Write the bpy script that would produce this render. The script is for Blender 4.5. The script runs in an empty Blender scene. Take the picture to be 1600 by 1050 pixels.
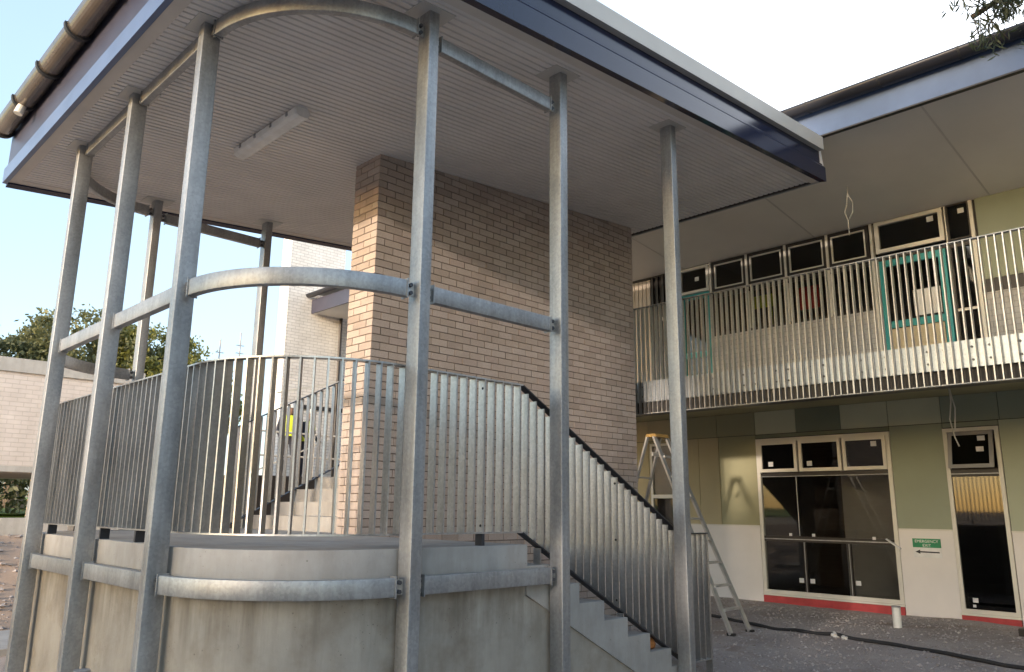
import bpy, bmesh, math, random
from mathutils import Vector, Matrix, noise
R = math.radians
random.seed(7)
scene = bpy.context.scene
C = scene.collection

# ------------------------------------------------------------------ camera
cam_d = bpy.data.cameras.new('camera'); cam = bpy.data.objects.new('camera', cam_d); C.objects.link(cam)
cam_d.sensor_width = 36.0; cam_d.lens = 36.0 * 1220.18 / 1600.0; cam_d.clip_start = 0.05; cam_d.clip_end = 2000
_y, _p, _r = R(44.689), R(12.496), R(0.552)
fw = Vector((math.sin(_y) * math.cos(_p), math.cos(_y) * math.cos(_p), math.sin(_p)))
rt = Vector((math.cos(_y), -math.sin(_y), 0)); up = rt.cross(fw)
rt2 = math.cos(_r) * rt + math.sin(_r) * up; up2 = -math.sin(_r) * rt + math.cos(_r) * up
m = Matrix((rt2, up2, -fw)).transposed().to_4x4(); m.translation = Vector((-2.1306, -4.3727, 1.5977))
cam.matrix_world = m
scene.camera = cam
scene.render.resolution_x = 1024; scene.render.resolution_y = 672

# ------------------------------------------------------------------ light
SUN_AZ, SUN_EL = R(10), R(9)          # the sun stands towards -X, a little towards -Y, and low
w = bpy.data.worlds.new('World'); scene.world = w; w.use_nodes = True
nt = w.node_tree; nt.nodes.clear()
sky = nt.nodes.new('ShaderNodeTexSky'); sky.sky_type = 'NISHITA'; sky.sun_disc = False
sky.sun_elevation = SUN_EL; sky.sun_rotation = R(260); sky.air_density = 1.0; sky.dust_density = 1.5; sky.ozone_density = 1.5
tc = nt.nodes.new('ShaderNodeTexCoord')
ns = nt.nodes.new('ShaderNodeTexNoise'); ns.inputs['Scale'].default_value = 1.6; ns.inputs['Detail'].default_value = 6
sx = nt.nodes.new('ShaderNodeSeparateXYZ')
veil = nt.nodes.new('ShaderNodeMath'); veil.operation = 'MULTIPLY_ADD'; veil.inputs[1].default_value = 0.75; veil.inputs[2].default_value = -0.06
add = nt.nodes.new('ShaderNodeMath'); add.operation = 'MULTIPLY_ADD'; add.inputs[1].default_value = 0.7
cl = nt.nodes.new('ShaderNodeClamp')
mx = nt.nodes.new('ShaderNodeMix'); mx.data_type = 'RGBA'
cm = nt.nodes.new('ShaderNodeMix'); cm.data_type = 'RGBA'; cm.inputs[6].default_value = (1.4, 1.8, 2.3, 1); cm.inputs[7].default_value = (5.6, 5.7, 5.9, 1)
cmr = nt.nodes.new('ShaderNodeMapRange'); cmr.inputs[1].default_value = .58; cmr.inputs[2].default_value = .9
nt.links.new(sx.outputs['X'], cmr.inputs[0]); nt.links.new(cmr.outputs[0], cm.inputs[0]); nt.links.new(cm.outputs[2], mx.inputs[7])
bg = nt.nodes.new('ShaderNodeBackground'); bg.inputs['Strength'].default_value = 0.15
out = nt.nodes.new('ShaderNodeOutputWorld')
L = nt.links.new
L(tc.outputs['Generated'], ns.inputs['Vector']); L(tc.outputs['Generated'], sx.inputs[0])
L(sx.outputs['X'], veil.inputs[0]); L(ns.outputs['Fac'], add.inputs[0]); L(veil.outputs[0], add.inputs[2])
L(add.outputs[0], cl.inputs[0]); L(cl.outputs[0], mx.inputs[0]); L(sky.outputs[0], mx.inputs[6])
L(mx.outputs[2], bg.inputs['Color']); L(bg.outputs[0], out.inputs[0])

sd = bpy.data.lights.new('sun', 'SUN'); sd.energy = 1.15; sd.angle = R(2.0); sd.color = (1.0, 0.84, 0.7)
so = bpy.data.objects.new('sun', sd); C.objects.link(so)
ld = Vector((math.cos(SUN_AZ) * math.cos(SUN_EL), math.sin(SUN_AZ) * math.cos(SUN_EL), -math.sin(SUN_EL)))
so.rotation_euler = ld.to_track_quat('-Z', 'Y').to_euler(); so.location = (-10, -10, 20)
vs = scene.view_settings
vs.view_transform = 'Standard'; vs.look = 'None'; vs.exposure = 2.0; vs.gamma = 1; vs.use_curve_mapping = False

# ------------------------------------------------------------------ materials
def newmat(name):
    m = bpy.data.materials.new(name); m.use_nodes = True
    return m, m.node_tree, m.node_tree.nodes['Principled BSDF']
def ramp(nt, src, stops):
    r = nt.nodes.new('ShaderNodeValToRGB'); nt.links.new(src, r.inputs[0])
    el = r.color_ramp.elements
    while len(el) < len(stops): el.new(0.5)
    for e, (p, c) in zip(el, stops): e.position = p; e.color = (c[0], c[1], c[2], 1)
    return r.outputs[0]
def tnoise(nt, scale, detail=4, rough=.55, vec=None, stretch=None):
    n = nt.nodes.new('ShaderNodeTexNoise'); n.inputs['Scale'].default_value = scale
    n.inputs['Detail'].default_value = detail; n.inputs['Roughness'].default_value = rough
    if vec is None:
        g = nt.nodes.new('ShaderNodeNewGeometry'); vec = g.outputs['Position']
    if stretch:
        mp = nt.nodes.new('ShaderNodeMapping'); mp.inputs['Scale'].default_value = stretch
        nt.links.new(vec, mp.inputs[0]); vec = mp.outputs[0]
    nt.links.new(vec, n.inputs['Vector']); return n.outputs['Fac']
def mixc(nt, a, b, fac, mode='MIX'):
    n = nt.nodes.new('ShaderNodeMix'); n.data_type = 'RGBA'; n.blend_type = mode
    for i, v in ((6, a), (7, b)):
        if isinstance(v, tuple): n.inputs[i].default_value = (v[0], v[1], v[2], 1)
        else: nt.links.new(v, n.inputs[i])
    if isinstance(fac, (int, float)): n.inputs[0].default_value = fac
    else: nt.links.new(fac, n.inputs[0])
    return n.outputs[2]
def bump(nt, b, src, strength=.3, dist=.01):
    n = nt.nodes.new('ShaderNodeBump'); n.inputs['Strength'].default_value = strength; n.inputs['Distance'].default_value = dist
    nt.links.new(src, n.inputs['Height']); nt.links.new(n.outputs[0], b.inputs['Normal'])
def plain(name, col, rough=.6, metal=0, var=.12, scale=6, bmp=0):
    m, nt, b = newmat(name)
    d = tuple(c * (1 - var) for c in col); l = tuple(min(1, c * (1 + var)) for c in col)
    f = tnoise(nt, scale, 5)
    nt.links.new(ramp(nt, f, [(.3, d), (.7, l)]), b.inputs['Base Color'])
    b.inputs['Roughness'].default_value = rough; b.inputs['Metallic'].default_value = metal
    if bmp: bump(nt, b, tnoise(nt, scale * 12, 3), bmp, .004)
    return m
def galv(name, lo, hi, metal=.55, rough=.42):
    m, nt, b = newmat(name)
    big = tnoise(nt, 5, 5, .6, stretch=(1, 1, .35)); sp = nt.nodes.new('ShaderNodeTexVoronoi'); sp.inputs['Scale'].default_value = 55
    g = nt.nodes.new('ShaderNodeNewGeometry'); nt.links.new(g.outputs['Position'], sp.inputs['Vector'])
    c = ramp(nt, big, [(.25, lo), (.75, hi)])
    spc = ramp(nt, sp.outputs['Color'], [(.2, (.82, .82, .82)), (.8, (1.1, 1.1, 1.1))])
    c = mixc(nt, c, spc, .55, 'MULTIPLY')
    drip = ramp(nt, tnoise(nt, 30, 3, .6, stretch=(1, 1, .04)), [(.35, (.8, .78, .76)), (.6, (1, 1, 1))])
    c = mixc(nt, c, drip, .5, 'MULTIPLY')
    nt.links.new(c, b.inputs['Base Color'])
    rr = nt.nodes.new('ShaderNodeMapRange'); nt.links.new(big, rr.inputs[0]); rr.inputs[3].default_value = rough - .08; rr.inputs[4].default_value = rough + .14
    nt.links.new(rr.outputs[0], b.inputs['Roughness']); b.inputs['Metallic'].default_value = metal
    bump(nt, b, tnoise(nt, 18, 3), .08, .01)
    return m
def brick_piece(name):
    m, nt, b = newmat(name)
    oi = nt.nodes.new('ShaderNodeObjectInfo'); g = nt.nodes.new('ShaderNodeNewGeometry')
    a = nt.nodes.new('ShaderNodeMath'); a.operation = 'ADD'; nt.links.new(oi.outputs['Random'], a.inputs[0]); nt.links.new(g.outputs['Random Per Island'], a.inputs[1])
    fr = nt.nodes.new('ShaderNodeMath'); fr.operation = 'FRACT'; nt.links.new(a.outputs[0], fr.inputs[0])
    c = ramp(nt, fr.outputs[0], [(0, (.37, .305, .26)), (.3, (.43, .355, .30)), (.7, (.48, .405, .355)), (1, (.41, .33, .285))])
    fine = ramp(nt, tnoise(nt, 120, 4, .7), [(.3, (.8, .8, .8)), (.7, (1.12, 1.12, 1.12))])
    big = ramp(nt, tnoise(nt, 1.3, 4, .6), [(.3, (.9, .88, .86)), (.7, (1.06, 1.05, 1.05))])
    c = mixc(nt, c, fine, 1, 'MULTIPLY'); c = mixc(nt, c, big, 1, 'MULTIPLY')
    c = mixc(nt, c, (.6, .55, .5), ramp(nt, tnoise(nt, 4.5, 6, .7), [(.58, (0, 0, 0)), (.8, (.35, .35, .35))]))
    nt.links.new(c, b.inputs['Base Color']); b.inputs['Roughness'].default_value = .9
    bump(nt, b, tnoise(nt, 160, 3), .35, .004)
    return m
def brick_tex(name, c1, c2, mortar, scale=1.0):
    m, nt, b = newmat(name)
    g = nt.nodes.new('ShaderNodeNewGeometry'); s = nt.nodes.new('ShaderNodeSeparateXYZ'); nt.links.new(g.outputs['Position'], s.inputs[0])
    a = nt.nodes.new('ShaderNodeMath'); a.operation = 'ADD'; nt.links.new(s.outputs[0], a.inputs[0]); nt.links.new(s.outputs[1], a.inputs[1])
    cb = nt.nodes.new('ShaderNodeCombineXYZ'); nt.links.new(a.outputs[0], cb.inputs[0]); nt.links.new(s.outputs[2], cb.inputs[1])
    t = nt.nodes.new('ShaderNodeTexBrick'); nt.links.new(cb.outputs[0], t.inputs['Vector'])
    t.inputs['Color1'].default_value = (*c1, 1); t.inputs['Color2'].default_value = (*c2, 1); t.inputs['Mortar'].default_value = (*mortar, 1)
    t.inputs['Scale'].default_value = scale; t.inputs['Mortar Size'].default_value = .006; t.inputs['Brick Width'].default_value = .24; t.inputs['Row Height'].default_value = .086
    t.inputs['Mortar Smooth'].default_value = .1; t.inputs['Bias'].default_value = 0
    c = mixc(nt, t.outputs['Color'], ramp(nt, tnoise(nt, 2, 5), [(.3, (.86, .85, .84)), (.7, (1.08, 1.08, 1.08))]), 1, 'MULTIPLY')
    nt.links.new(c, b.inputs['Base Color']); b.inputs['Roughness'].default_value = .9
    iv = nt.nodes.new('ShaderNodeMath'); iv.operation = 'SUBTRACT'; iv.inputs[0].default_value = 1; nt.links.new(t.outputs['Fac'], iv.inputs[1])
    bump(nt, b, iv.outputs[0], .8, .008)
    return m
def concrete(name, base, stain, amount=.6, drip=False):
    m, nt, b = newmat(name)
    d = tuple(c * .8 for c in base); l = tuple(c * 1.12 for c in base)
    c = ramp(nt, tnoise(nt, 1.7, 7, .65), [(.3, d), (.7, l)])
    c = mixc(nt, c, stain, ramp(nt, tnoise(nt, 2.6, 6, .6), [(.48, (0, 0, 0)), (.72, (amount, amount, amount))]))
    c = mixc(nt, c, ramp(nt, tnoise(nt, 9, 5, .6, stretch=(1, 1, .2)), [(.35, (.84, .82, .79)), (.62, (1, 1, 1))]), .7, 'MULTIPLY')
    v = nt.nodes.new('ShaderNodeTexVoronoi'); v.inputs['Scale'].default_value = 9
    g = nt.nodes.new('ShaderNodeNewGeometry'); nt.links.new(g.outputs['Position'], v.inputs['Vector'])
    holes = ramp(nt, v.outputs['Distance'], [(.03, (.45, .43, .4)), (.07, (1, 1, 1))])
    c = mixc(nt, c, holes, .8, 'MULTIPLY')
    v2 = nt.nodes.new('ShaderNodeTexVoronoi'); v2.inputs['Scale'].default_value = 30
    nt.links.new(g.outputs['Position'], v2.inputs['Vector'])
    pin = ramp(nt, v2.outputs['Distance'], [(.07, (.4, .38, .36)), (.13, (1, 1, 1))])
    msk = ramp(nt, tnoise(nt, 3.5, 4), [(.5, (0, 0, 0)), (.62, (1, 1, 1))])
    c = mixc(nt, c, mixc(nt, c, pin, .9, 'MULTIPLY'), msk)
    sz = nt.nodes.new('ShaderNodeSeparateXYZ'); nt.links.new(g.outputs['Position'], sz.inputs[0])
    mz = nt.nodes.new('ShaderNodeMapRange'); nt.links.new(sz.outputs['Z'], mz.inputs[0]); mz.inputs[1].default_value = .45; mz.inputs[2].default_value = 1.0; mz.inputs[3].default_value = 0; mz.inputs[4].default_value = 1
    dr = ramp(nt, tnoise(nt, 5, 5, .65, stretch=(1, 1, .12)), [(.42, (0, 0, 0)), (.62, (.75, .75, .75))])
    dm = nt.nodes.new('ShaderNodeMath'); dm.operation = 'MULTIPLY'; nt.links.new(dr, dm.inputs[0]); nt.links.new(mz.outputs[0], dm.inputs[1])
    c = mixc(nt, c, tuple(k * .62 for k in stain), dm.outputs[0]) if drip else c
    nt.links.new(c, b.inputs['Base Color']); b.inputs['Roughness'].default_value = .85
    bump(nt, b, tnoise(nt, 40, 5), .3, .006)
    return m
def leafmat(name, cols):
    m, nt, b = newmat(name)
    g = nt.nodes.new('ShaderNodeNewGeometry')
    n = len(cols)
    nt.links.new(ramp(nt, g.outputs['Random Per Island'], [(i / (n - 1), c) for i, c in enumerate(cols)]), b.inputs['Base Color'])
    b.inputs['Roughness'].default_value = .55
    tr = nt.nodes.new('ShaderNodeBsdfTranslucent'); tr.inputs['Color'].default_value = (*[c * 1.6 for c in cols[-1]], 1)
    ms = nt.nodes.new('ShaderNodeMixShader'); ms.inputs[0].default_value = .25
    nt.links.new(b.outputs[0], ms.inputs[1]); nt.links.new(tr.outputs[0], ms.inputs[2])
    nt.links.new(ms.outputs[0], nt.nodes['Material Output'].inputs[0])
    return m
def glass(name, tint=.75, refl=.09):
    m, nt, b = newmat(name)
    tr = nt.nodes.new('ShaderNodeBsdfTransparent'); tr.inputs[0].default_value = (tint, tint, tint * .97, 1)
    gl = nt.nodes.new('ShaderNodeBsdfGlossy'); gl.inputs['Roughness'].default_value = .03
    gl.inputs[0].default_value = (.9, .9, .9, 1)
    lw = nt.nodes.new('ShaderNodeLayerWeight'); lw.inputs[0].default_value = .15
    mr = nt.nodes.new('ShaderNodeMapRange'); nt.links.new(lw.outputs['Fresnel'], mr.inputs[0]); mr.inputs[3].default_value = refl * .4; mr.inputs[4].default_value = .35
    ms = nt.nodes.new('ShaderNodeMixShader'); nt.links.new(mr.outputs[0], ms.inputs[0])
    nt.links.new(tr.outputs[0], ms.inputs[1]); nt.links.new(gl.outputs[0], ms.inputs[2])
    nt.links.new(ms.outputs[0], nt.nodes['Material Output'].inputs[0])
    return m
M = {}
M['galv'] = galv('galvanised_steel', (.28, .285, .29), (.48, .485, .49), .7, .45)
M['galv_dark'] = galv('galvanised_flat_bar', (.42, .415, .41), (.64, .63, .615), .88, .34)
M['galv_bright'] = galv('bright_galvanised_channel', (.32, .36, .41), (.5, .55, .6), .8, .3)
M['bolt'] = plain('bolt_steel', (.1, .1, .11), .45, .7)
M['black_bar'] = plain('dark_bar', (.045, .045, .05), .5, .3)
M['brick'] = brick_piece('tan_brick')
M['mortar'] = plain('mortar', (.15, .115, .09), .95, 0, .2, 30)
M['tower_brick'] = brick_tex('pale_brick', (.82, .79, .75), (.76, .73, .69), (.52, .49, .46))
M['pink_brick'] = brick_tex('pinkish_brick', (.8, .72, .66), (.76, .68, .62), (.66, .59, .53))
M['conc'] = concrete('landing_concrete', (.38, .365, .345), (.28, .25, .215), .5)
M['conc_wall'] = concrete('stained_plinth_concrete', (.37, .34, .295), (.21, .175, .135), .8, True)
M['conc_pale'] = concrete('pale_coping_concrete', (.58, .56, .52), (.48, .44, .39), .3)
M['navy'] = plain('navy_steel', (.012, .017, .045), .16, 0, .1, 3)
M['navy_light'] = plain('blue_grey_fascia', (.10, .14, .24), .35, .1, .1, 3)
M['mauve'] = plain('mauve_grey_fascia', (.045, .045, .07), .4, .1, .1, 3)
M['gutter'] = plain('charcoal_gutter', (.03, .03, .038), .3, .35, .15, 4)
M['sunlit_gutter'] = plain('sunlit_brown_gutter', (.17, .14, .115), .22, .6, .15, 4)  # brown stands in for warm sun reflected along the dark metal trough
M['cap'] = plain('light_grey_capping', (.5, .48, .45), .55, .1, .06, 2)
M['corr'] = plain('corrugated_soffit', (.68, .64, .61), .5, 0, .07, 1.5)
M['trim'] = plain('soffit_trim', (.58, .53, .48), .6, 0, .06, 3)
M['sheet'] = plain('cement_sheet_soffit', (.74, .69, .62), .75, 0, .06, .8)
M['white_render'] = plain('white_painted_board', (.72, .68, .65), .8, 0, .05, 1.5, .1)
M['sage'] = plain('sage_panel', (.28, .305, .225), .7, 0, .06, 1.2)
M['sage_light'] = plain('light_sage_panel', (.38, .41, .31), .7, 0, .06, 1.2)
M['olive'] = plain('olive_panel', (.30, .285, .17), .7, 0, .07, 1.2)
M['olive_dark'] = plain('dark_olive_panel', (.19, .205, .135), .7, 0, .07, 1.2)
M['lime'] = plain('pale_lime_panel', (.5, .5, .35), .7, 0, .06, 1.2)
M['sunwarmed'] = plain('sunwarmed_panel', (.42, .36, .22), .7, 0, .08, 1.2)  # warm low sun on the panels by the ladder is put into this colour
M['cream'] = plain('cream_ribbed_board', (.6, .5, .4), .7, 0, .06, 3)
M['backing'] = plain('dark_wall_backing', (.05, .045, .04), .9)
M['frame_white'] = plain('off_white_frame', (.66, .63, .56), .5, .1, .04, 4)
M['frame_grey'] = plain('grey_sash_frame', (.34, .33, .33), .45, .3, .05, 4)
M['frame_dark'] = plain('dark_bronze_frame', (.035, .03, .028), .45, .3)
M['teal'] = plain('teal_door_paint', (.03, .27, .28), .45, 0, .08, 3)
M['red'] = plain('red_sill_flashing', (.42, .05, .05), .6, 0, .2, 5)
M['glass'] = glass('window_glass')
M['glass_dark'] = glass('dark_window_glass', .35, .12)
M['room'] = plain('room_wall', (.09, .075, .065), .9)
M['paper'] = plain('white_paper', (.62, .62, .62), .8)
M['tan_paper'] = plain('tan_protective_sheet', (.5, .42, .28), .8)
M['block'] = brick_tex('grey_blockwork', (.46, .45, .43), (.41, .40, .385), (.32, .31, .3))
M['sign_green'] = plain('green_sign', (.01, .22, .09), .4)
M['ink'] = plain('black_ink', (.02, .02, .025), .6)
M['white'] = plain('white_plastic', (.72, .71, .69), .5)
M['alu'] = plain('aluminium', (.5, .49, .47), .4, .6)
M['yellow'] = plain('yellow_plastic', (.28, .17, .05), .5)
M['black'] = plain('black_rubber', (.02, .02, .022), .6)
M['pvc'] = plain('white_pvc', (.66, .65, .6), .45)
M['skin'] = plain('skin', (.35, .2, .14), .6)
M['hivis'] = plain('hi_vis_vest', (.55, .65, .04), .7)
M['navy_cloth'] = plain('navy_workwear', (.02, .022, .035), .85)
M['red_cloth'] = plain('red_board', (.5, .015, .02), .6)
M['orange'] = plain('orange_brown_glove', (.35, .13, .03), .8, 0, .3, 40)
M['bark'] = plain('bark', (.12, .09, .065), .9, 0, .3, 8, .5)
M['leaf_dark'] = leafmat('dark_tree_leaves', [(.06, .07, .03), (.11, .12, .05), (.18, .18, .08)])
M['leaf_gold'] = leafmat('yellow_green_leaves', [(.07, .085, .02), (.13, .14, .03), (.2, .19, .045)])
M['leaf_gum'] = leafmat('gum_leaves', [(.03, .04, .02), (.05, .06, .03), (.07, .08, .04)])
M['grass'] = plain('lawn', (.2, .28, .05), .9, 0, .3, 8)
def ground_mat():
    m, nt, b = newmat('gravel_and_dirt')
    a = ramp(nt, tnoise(nt, .8, 6, .6), [(.35, (.30, .26, .24)), (.65, (.44, .39, .365))])
    f = ramp(nt, tnoise(nt, 110, 3, .8), [(.3, (.6, .58, .56)), (.5, (1, 1, 1)), (.75, (1.35, 1.3, 1.27))])
    c = mixc(nt, a, f, .9, 'MULTIPLY')
    gp = nt.nodes.new('ShaderNodeNewGeometry'); sp = nt.nodes.new('ShaderNodeSeparateXYZ'); nt.links.new(gp.outputs['Position'], sp.inputs[0])
    mr = nt.nodes.new('ShaderNodeMapRange'); nt.links.new(sp.outputs['Y'], mr.inputs[0]); mr.inputs[1].default_value = 5; mr.inputs[2].default_value = 7.5; mr.inputs[4].default_value = .75
    c = mixc(nt, c, mixc(nt, (.36, .25, .17), f, .6, 'MULTIPLY'), mr.outputs[0])
    c = mixc(nt, c, (.22, .14, .09), ramp(nt, tnoise(nt, 1.9, 5), [(.55, (0, 0, 0)), (.75, (.6, .6, .6))]))
    nt.links.new(c, b.inputs['Base Color']); b.inputs['Roughness'].default_value = .95
    bump(nt, b, tnoise(nt, 60, 6, .75), .7, .02)
    return m
M['ground'] = ground_mat()
M['stone'] = (lambda: brick_piece('loose_stone'))()
_n = M['stone'].node_tree
for nd in _n.nodes:
    if nd.type == 'VALTORGB' and len(nd.color_ramp.elements) == 4:
        for e, c in zip(nd.color_ramp.elements, ((.24, .21, .19), (.32, .285, .265), (.39, .35, .33), (.5, .46, .44))): e.color = (*c, 1)

# ------------------------------------------------------------------ mesh helpers
class MB:
    def __init__(s): s.v = []; s.f = []
    def box(s, x0, y0, z0, x1, y1, z1):
        n = len(s.v)
        s.v += [(x0, y0, z0), (x1, y0, z0), (x1, y1, z0), (x0, y1, z0), (x0, y0, z1), (x1, y0, z1), (x1, y1, z1), (x0, y1, z1)]
        s.f += [tuple(n + i for i in q) for q in ((0, 3, 2, 1), (4, 5, 6, 7), (0, 1, 5, 4), (1, 2, 6, 5), (2, 3, 7, 6), (3, 0, 4, 7))]
        return s
    def loft(s, rings, cap=True, closed=True):
        n = len(s.v); k = len(rings[0])
        for r in rings: s.v += [tuple(p) for p in r]
        for i in range(len(rings) - 1):
            for j in range(k if closed else k - 1):
                a = n + i * k + j; b = n + i * k + (j + 1) % k
                s.f.append((a, b, b + k, a + k))
        if cap and closed:
            s.f.append(tuple(n + j for j in reversed(range(k)))); s.f.append(tuple(n + (len(rings) - 1) * k + j for j in range(k)))
        return s
    def prism(s, poly, axis, a, b):
        def P(p, t): return {'x': (t, p[0], p[1]), 'y': (p[0], t, p[1]), 'z': (p[0], p[1], t)}[axis]
        return s.loft([[P(p, a) for p in poly], [P(p, b) for p in poly]])
    def tube(s, p0, p1, r0, r1=None, n=10):
        p0 = Vector(p0); p1 = Vector(p1); r1 = r0 if r1 is None else r1
        d = (p1 - p0).normalized(); u = d.orthogonal().normalized(); v = d.cross(u)
        return s.loft([[p + (u * math.cos(t) + v * math.sin(t)) * r for t in [2 * math.pi * i / n for i in range(n)]] for p, r in ((p0, r0), (p1, r1))])
    def path(s, pts, r, n=8):
        pts = [Vector(p) for p in pts]; rings = []
        for i, p in enumerate(pts):
            d = (pts[min(i + 1, len(pts) - 1)] - pts[max(i - 1, 0)]).normalized()
            u = d.cross(Vector((.13, .21, .97))).normalized(); v = d.cross(u)
            rings.append([p + (u * math.cos(t) + v * math.sin(t)) * r for t in [2 * math.pi * k / n for k in range(n)]])
        return s.loft(rings)
    def bar(s, p0, p1, w, h, upv=(0, 0, 1)):
        p0 = Vector(p0); p1 = Vector(p1); d = (p1 - p0).normalized(); u = d.cross(Vector(upv)).normalized(); v = u.cross(d)
        return s.loft([[p + u * a * w / 2 + v * b * h / 2 for a, b in ((-1, -1), (1, -1), (1, 1), (-1, 1))] for p in (p0, p1)])
    def mesh(s, name, mat, smooth=False):
        me = bpy.data.meshes.new(name); me.from_pydata(s.v, [], s.f); me.update()
        bm = bmesh.new(); bm.from_mesh(me); bmesh.ops.recalc_face_normals(bm, faces=bm.faces); bm.to_mesh(me); bm.free()
        if mat: me.materials.append(mat)
        if smooth == 'auto':
            me.polygons.foreach_set('use_smooth', [True] * len(me.polygons)); me.set_sharp_from_angle(angle=R(30))
        elif smooth: me.polygons.foreach_set('use_smooth', [True] * len(me.polygons))
        return me
    def build(s, name, mat, parent=None, smooth=False, loc=None):
        return link(name, s.mesh(name, mat, smooth), parent, loc)
def link(name, me, parent=None, loc=None):
    o = bpy.data.objects.new(name, me); C.objects.link(o)
    if parent: o.parent = parent
    if loc is not None: o.location = loc
    return o
def tag(o, label=None, cat=None, group=None, kind=None):
    if label: o['label'] = label
    if cat: o['category'] = cat
    if group: o['group'] = group
    if kind: o['kind'] = kind
    return o
def empty(name, label, cat, loc=(0, 0, 0), group=None):
    o = bpy.data.objects.new(name, None); o.location = loc; o.empty_display_size = .2; C.objects.link(o)
    return tag(o, label, cat, group)
def rr(w, h, r, n=3):
    o = []
    for cx, cy, a0 in ((w / 2 - r, h / 2 - r, 0), (-w / 2 + r, h / 2 - r, 90), (-w / 2 + r, -h / 2 + r, 180), (w / 2 - r, -h / 2 + r, 270)):
        for i in range(n + 1):
            a = R(a0 + 90 * i / n); o.append((cx + r * math.cos(a), cy + r * math.sin(a)))
    return o
def ss(x, a, b):
    t = max(0, min(1, (x - a) / (b - a))); return t * t * (3 - 2 * t)

# ------------------------------------------------------------------ shared dimensions
X4, X5, X6 = 1.250, 2.792, 4.6015
Y1, Y2, Y3 = 4.366, 2.833, 1.287
PL, PS = .139, .098
YB = 5.751                                   # mirror line: back face of the back posts
ZS, SL = 5.3713, .0799
def soffit(x): return ZS + SL * x
WX, WY, WT, WL = 2.6416, 2.6361, .489, 4.80
LAND = 1.319
CXC, CYC = 1.235, 1.265                      # centre of the rounded corner
XF, XB = 10.9, 7.8
FL = 3.55
def gh(x, y):
    h = -.03 + .12 * ss(x, 5, 10.5)
    h += 1.1 * ss(y, 7, 12.2) + 1.0 * ss(y, 19, 45)
    return h
def ghn(x, y):
    h = gh(x, y)
    h += .03 * noise.noise(Vector((x * .9, y * .9, 0))) + .015 * noise.noise(Vector((x * 3.1, y * 3.1, 4)))
    if y > 6 and x < 6: h += (.16 * noise.noise(Vector((x * .8, y * .8, 9))) + .06 * noise.noise(Vector((x * 2.6, y * 2.6, 2)))) * ss(y, 6, 8) * (1 - ss(y, 11, 12))
    return h

# ------------------------------------------------------------------ ground
def coords(lo, hi, step, far):
    a = [lo + i * step for i in range(int((hi - lo) / step) + 1)]
    d = step; l = lo; r = hi; left = []; right = []
    while l > -far: d *= 1.5; l -= d; left.append(l); r += d; right.append(r)
    return left[::-1] + a + right
gx = coords(-6, 13, .2, 400); gy = coords(-6, 16, .2, 400)
mb = MB()
for y in gy:
    for x in gx: mb.v.append((x, y, ghn(x, y)))
nx = len(gx)
for j in range(len(gy) - 1):
    for i in range(nx - 1): mb.f.append((j * nx + i, j * nx + i + 1, (j + 1) * nx + i + 1, (j + 1) * nx + i))
tag(mb.build('ground', M['ground'], smooth=True), 'bare dirt and grey gravel ground around the new stair', kind='structure')
mb = MB()
def stone(mb, x, y, z, r):
    n = len(mb.v)
    a = random.uniform(0, 6.3); j = [random.uniform(.65, 1.2) for _ in range(6)]
    for k in range(4):
        t = a + k * math.pi / 2; mb.v.append((x + r * j[k] * math.cos(t), y + r * j[k] * math.sin(t), z + r * .1))
    mb.v.append((x + r * .2, y, z + r * .7 * j[4])); mb.v.append((x, y, z - r * .5))
    for k in range(4):
        mb.f.append((n + k, n + (k + 1) % 4, n + 4)); mb.f.append((n + (k + 1) % 4, n + k, n + 5))
for _ in range(9000):
    x = random.uniform(5.2, 10.7); y = random.uniform(-3.8, 4.5)
    stone(mb, x, y, ghn(x, y), random.choice((.009, .012, .012, .016, .016, .022)) * random.uniform(.7, 1.3))
for _ in range(1500):
    x = random.uniform(-2, 4.5); y = random.uniform(6, 12)
    stone(mb, x, y, ghn(x, y), random.uniform(.015, .06))
tag(mb.build('gravel', M['stone']), 'loose grey gravel scattered over the ground', 'gravel', kind='stuff')
mb = MB()
for i in range(40):
    for j in range(14):
        mb.v.append((-60 + i * 4, 17 + j * 5, gh(0, 17 + j * 5) + .06))
for j in range(13):
    for i in range(39): mb.f.append((j * 40 + i, j * 40 + i + 1, j * 40 + 41 + i, j * 40 + 40 + i))
tag(mb.build('lawn', M['grass'], smooth=True), 'sunny green lawn beyond the undercroft', kind='structure')

# ------------------------------------------------------------------ landing, plinth and flights
stair = empty('concrete_stair', 'grey concrete stair with rounded landing and two flights round the brick wall', 'staircase', (1.3, 2.9, 0))
def at(o):  # children keep world coordinates
    o.matrix_parent_inverse = Matrix.Translation(-o.parent.location); return o
def outline(e, xf, xb):
    pts = []
    a, b = CXC - e, CYC - e
    pts.append((xf, e))
    for i in range(17):
        t = R(270 - 90 * i / 16); pts.append((CXC + a * math.cos(t), CYC + b * math.sin(t)))
    for i in range(17):
        t = R(180 - 90 * i / 16); pts.append((CXC + a * math.cos(t), YB - CYC + b * math.sin(t)))
    pts += [(xb, YB - e), (xb, 2.9), (xf, 2.9)]
    return pts
o = at(MB().prism(outline(.17, 2.56, 2.84), 'z', 1.13, LAND).build('landing_slab', M['conc'], stair, 'auto'))
o = at(MB().prism(outline(.186, 2.55, 2.83), 'z', -.3, 1.13).build('plinth_wall', M['conc_wall'], stair, 'auto'))
TR, RI = .335, .167
def waist(x): return 1.015 - (x - 2.4) * .535
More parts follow.
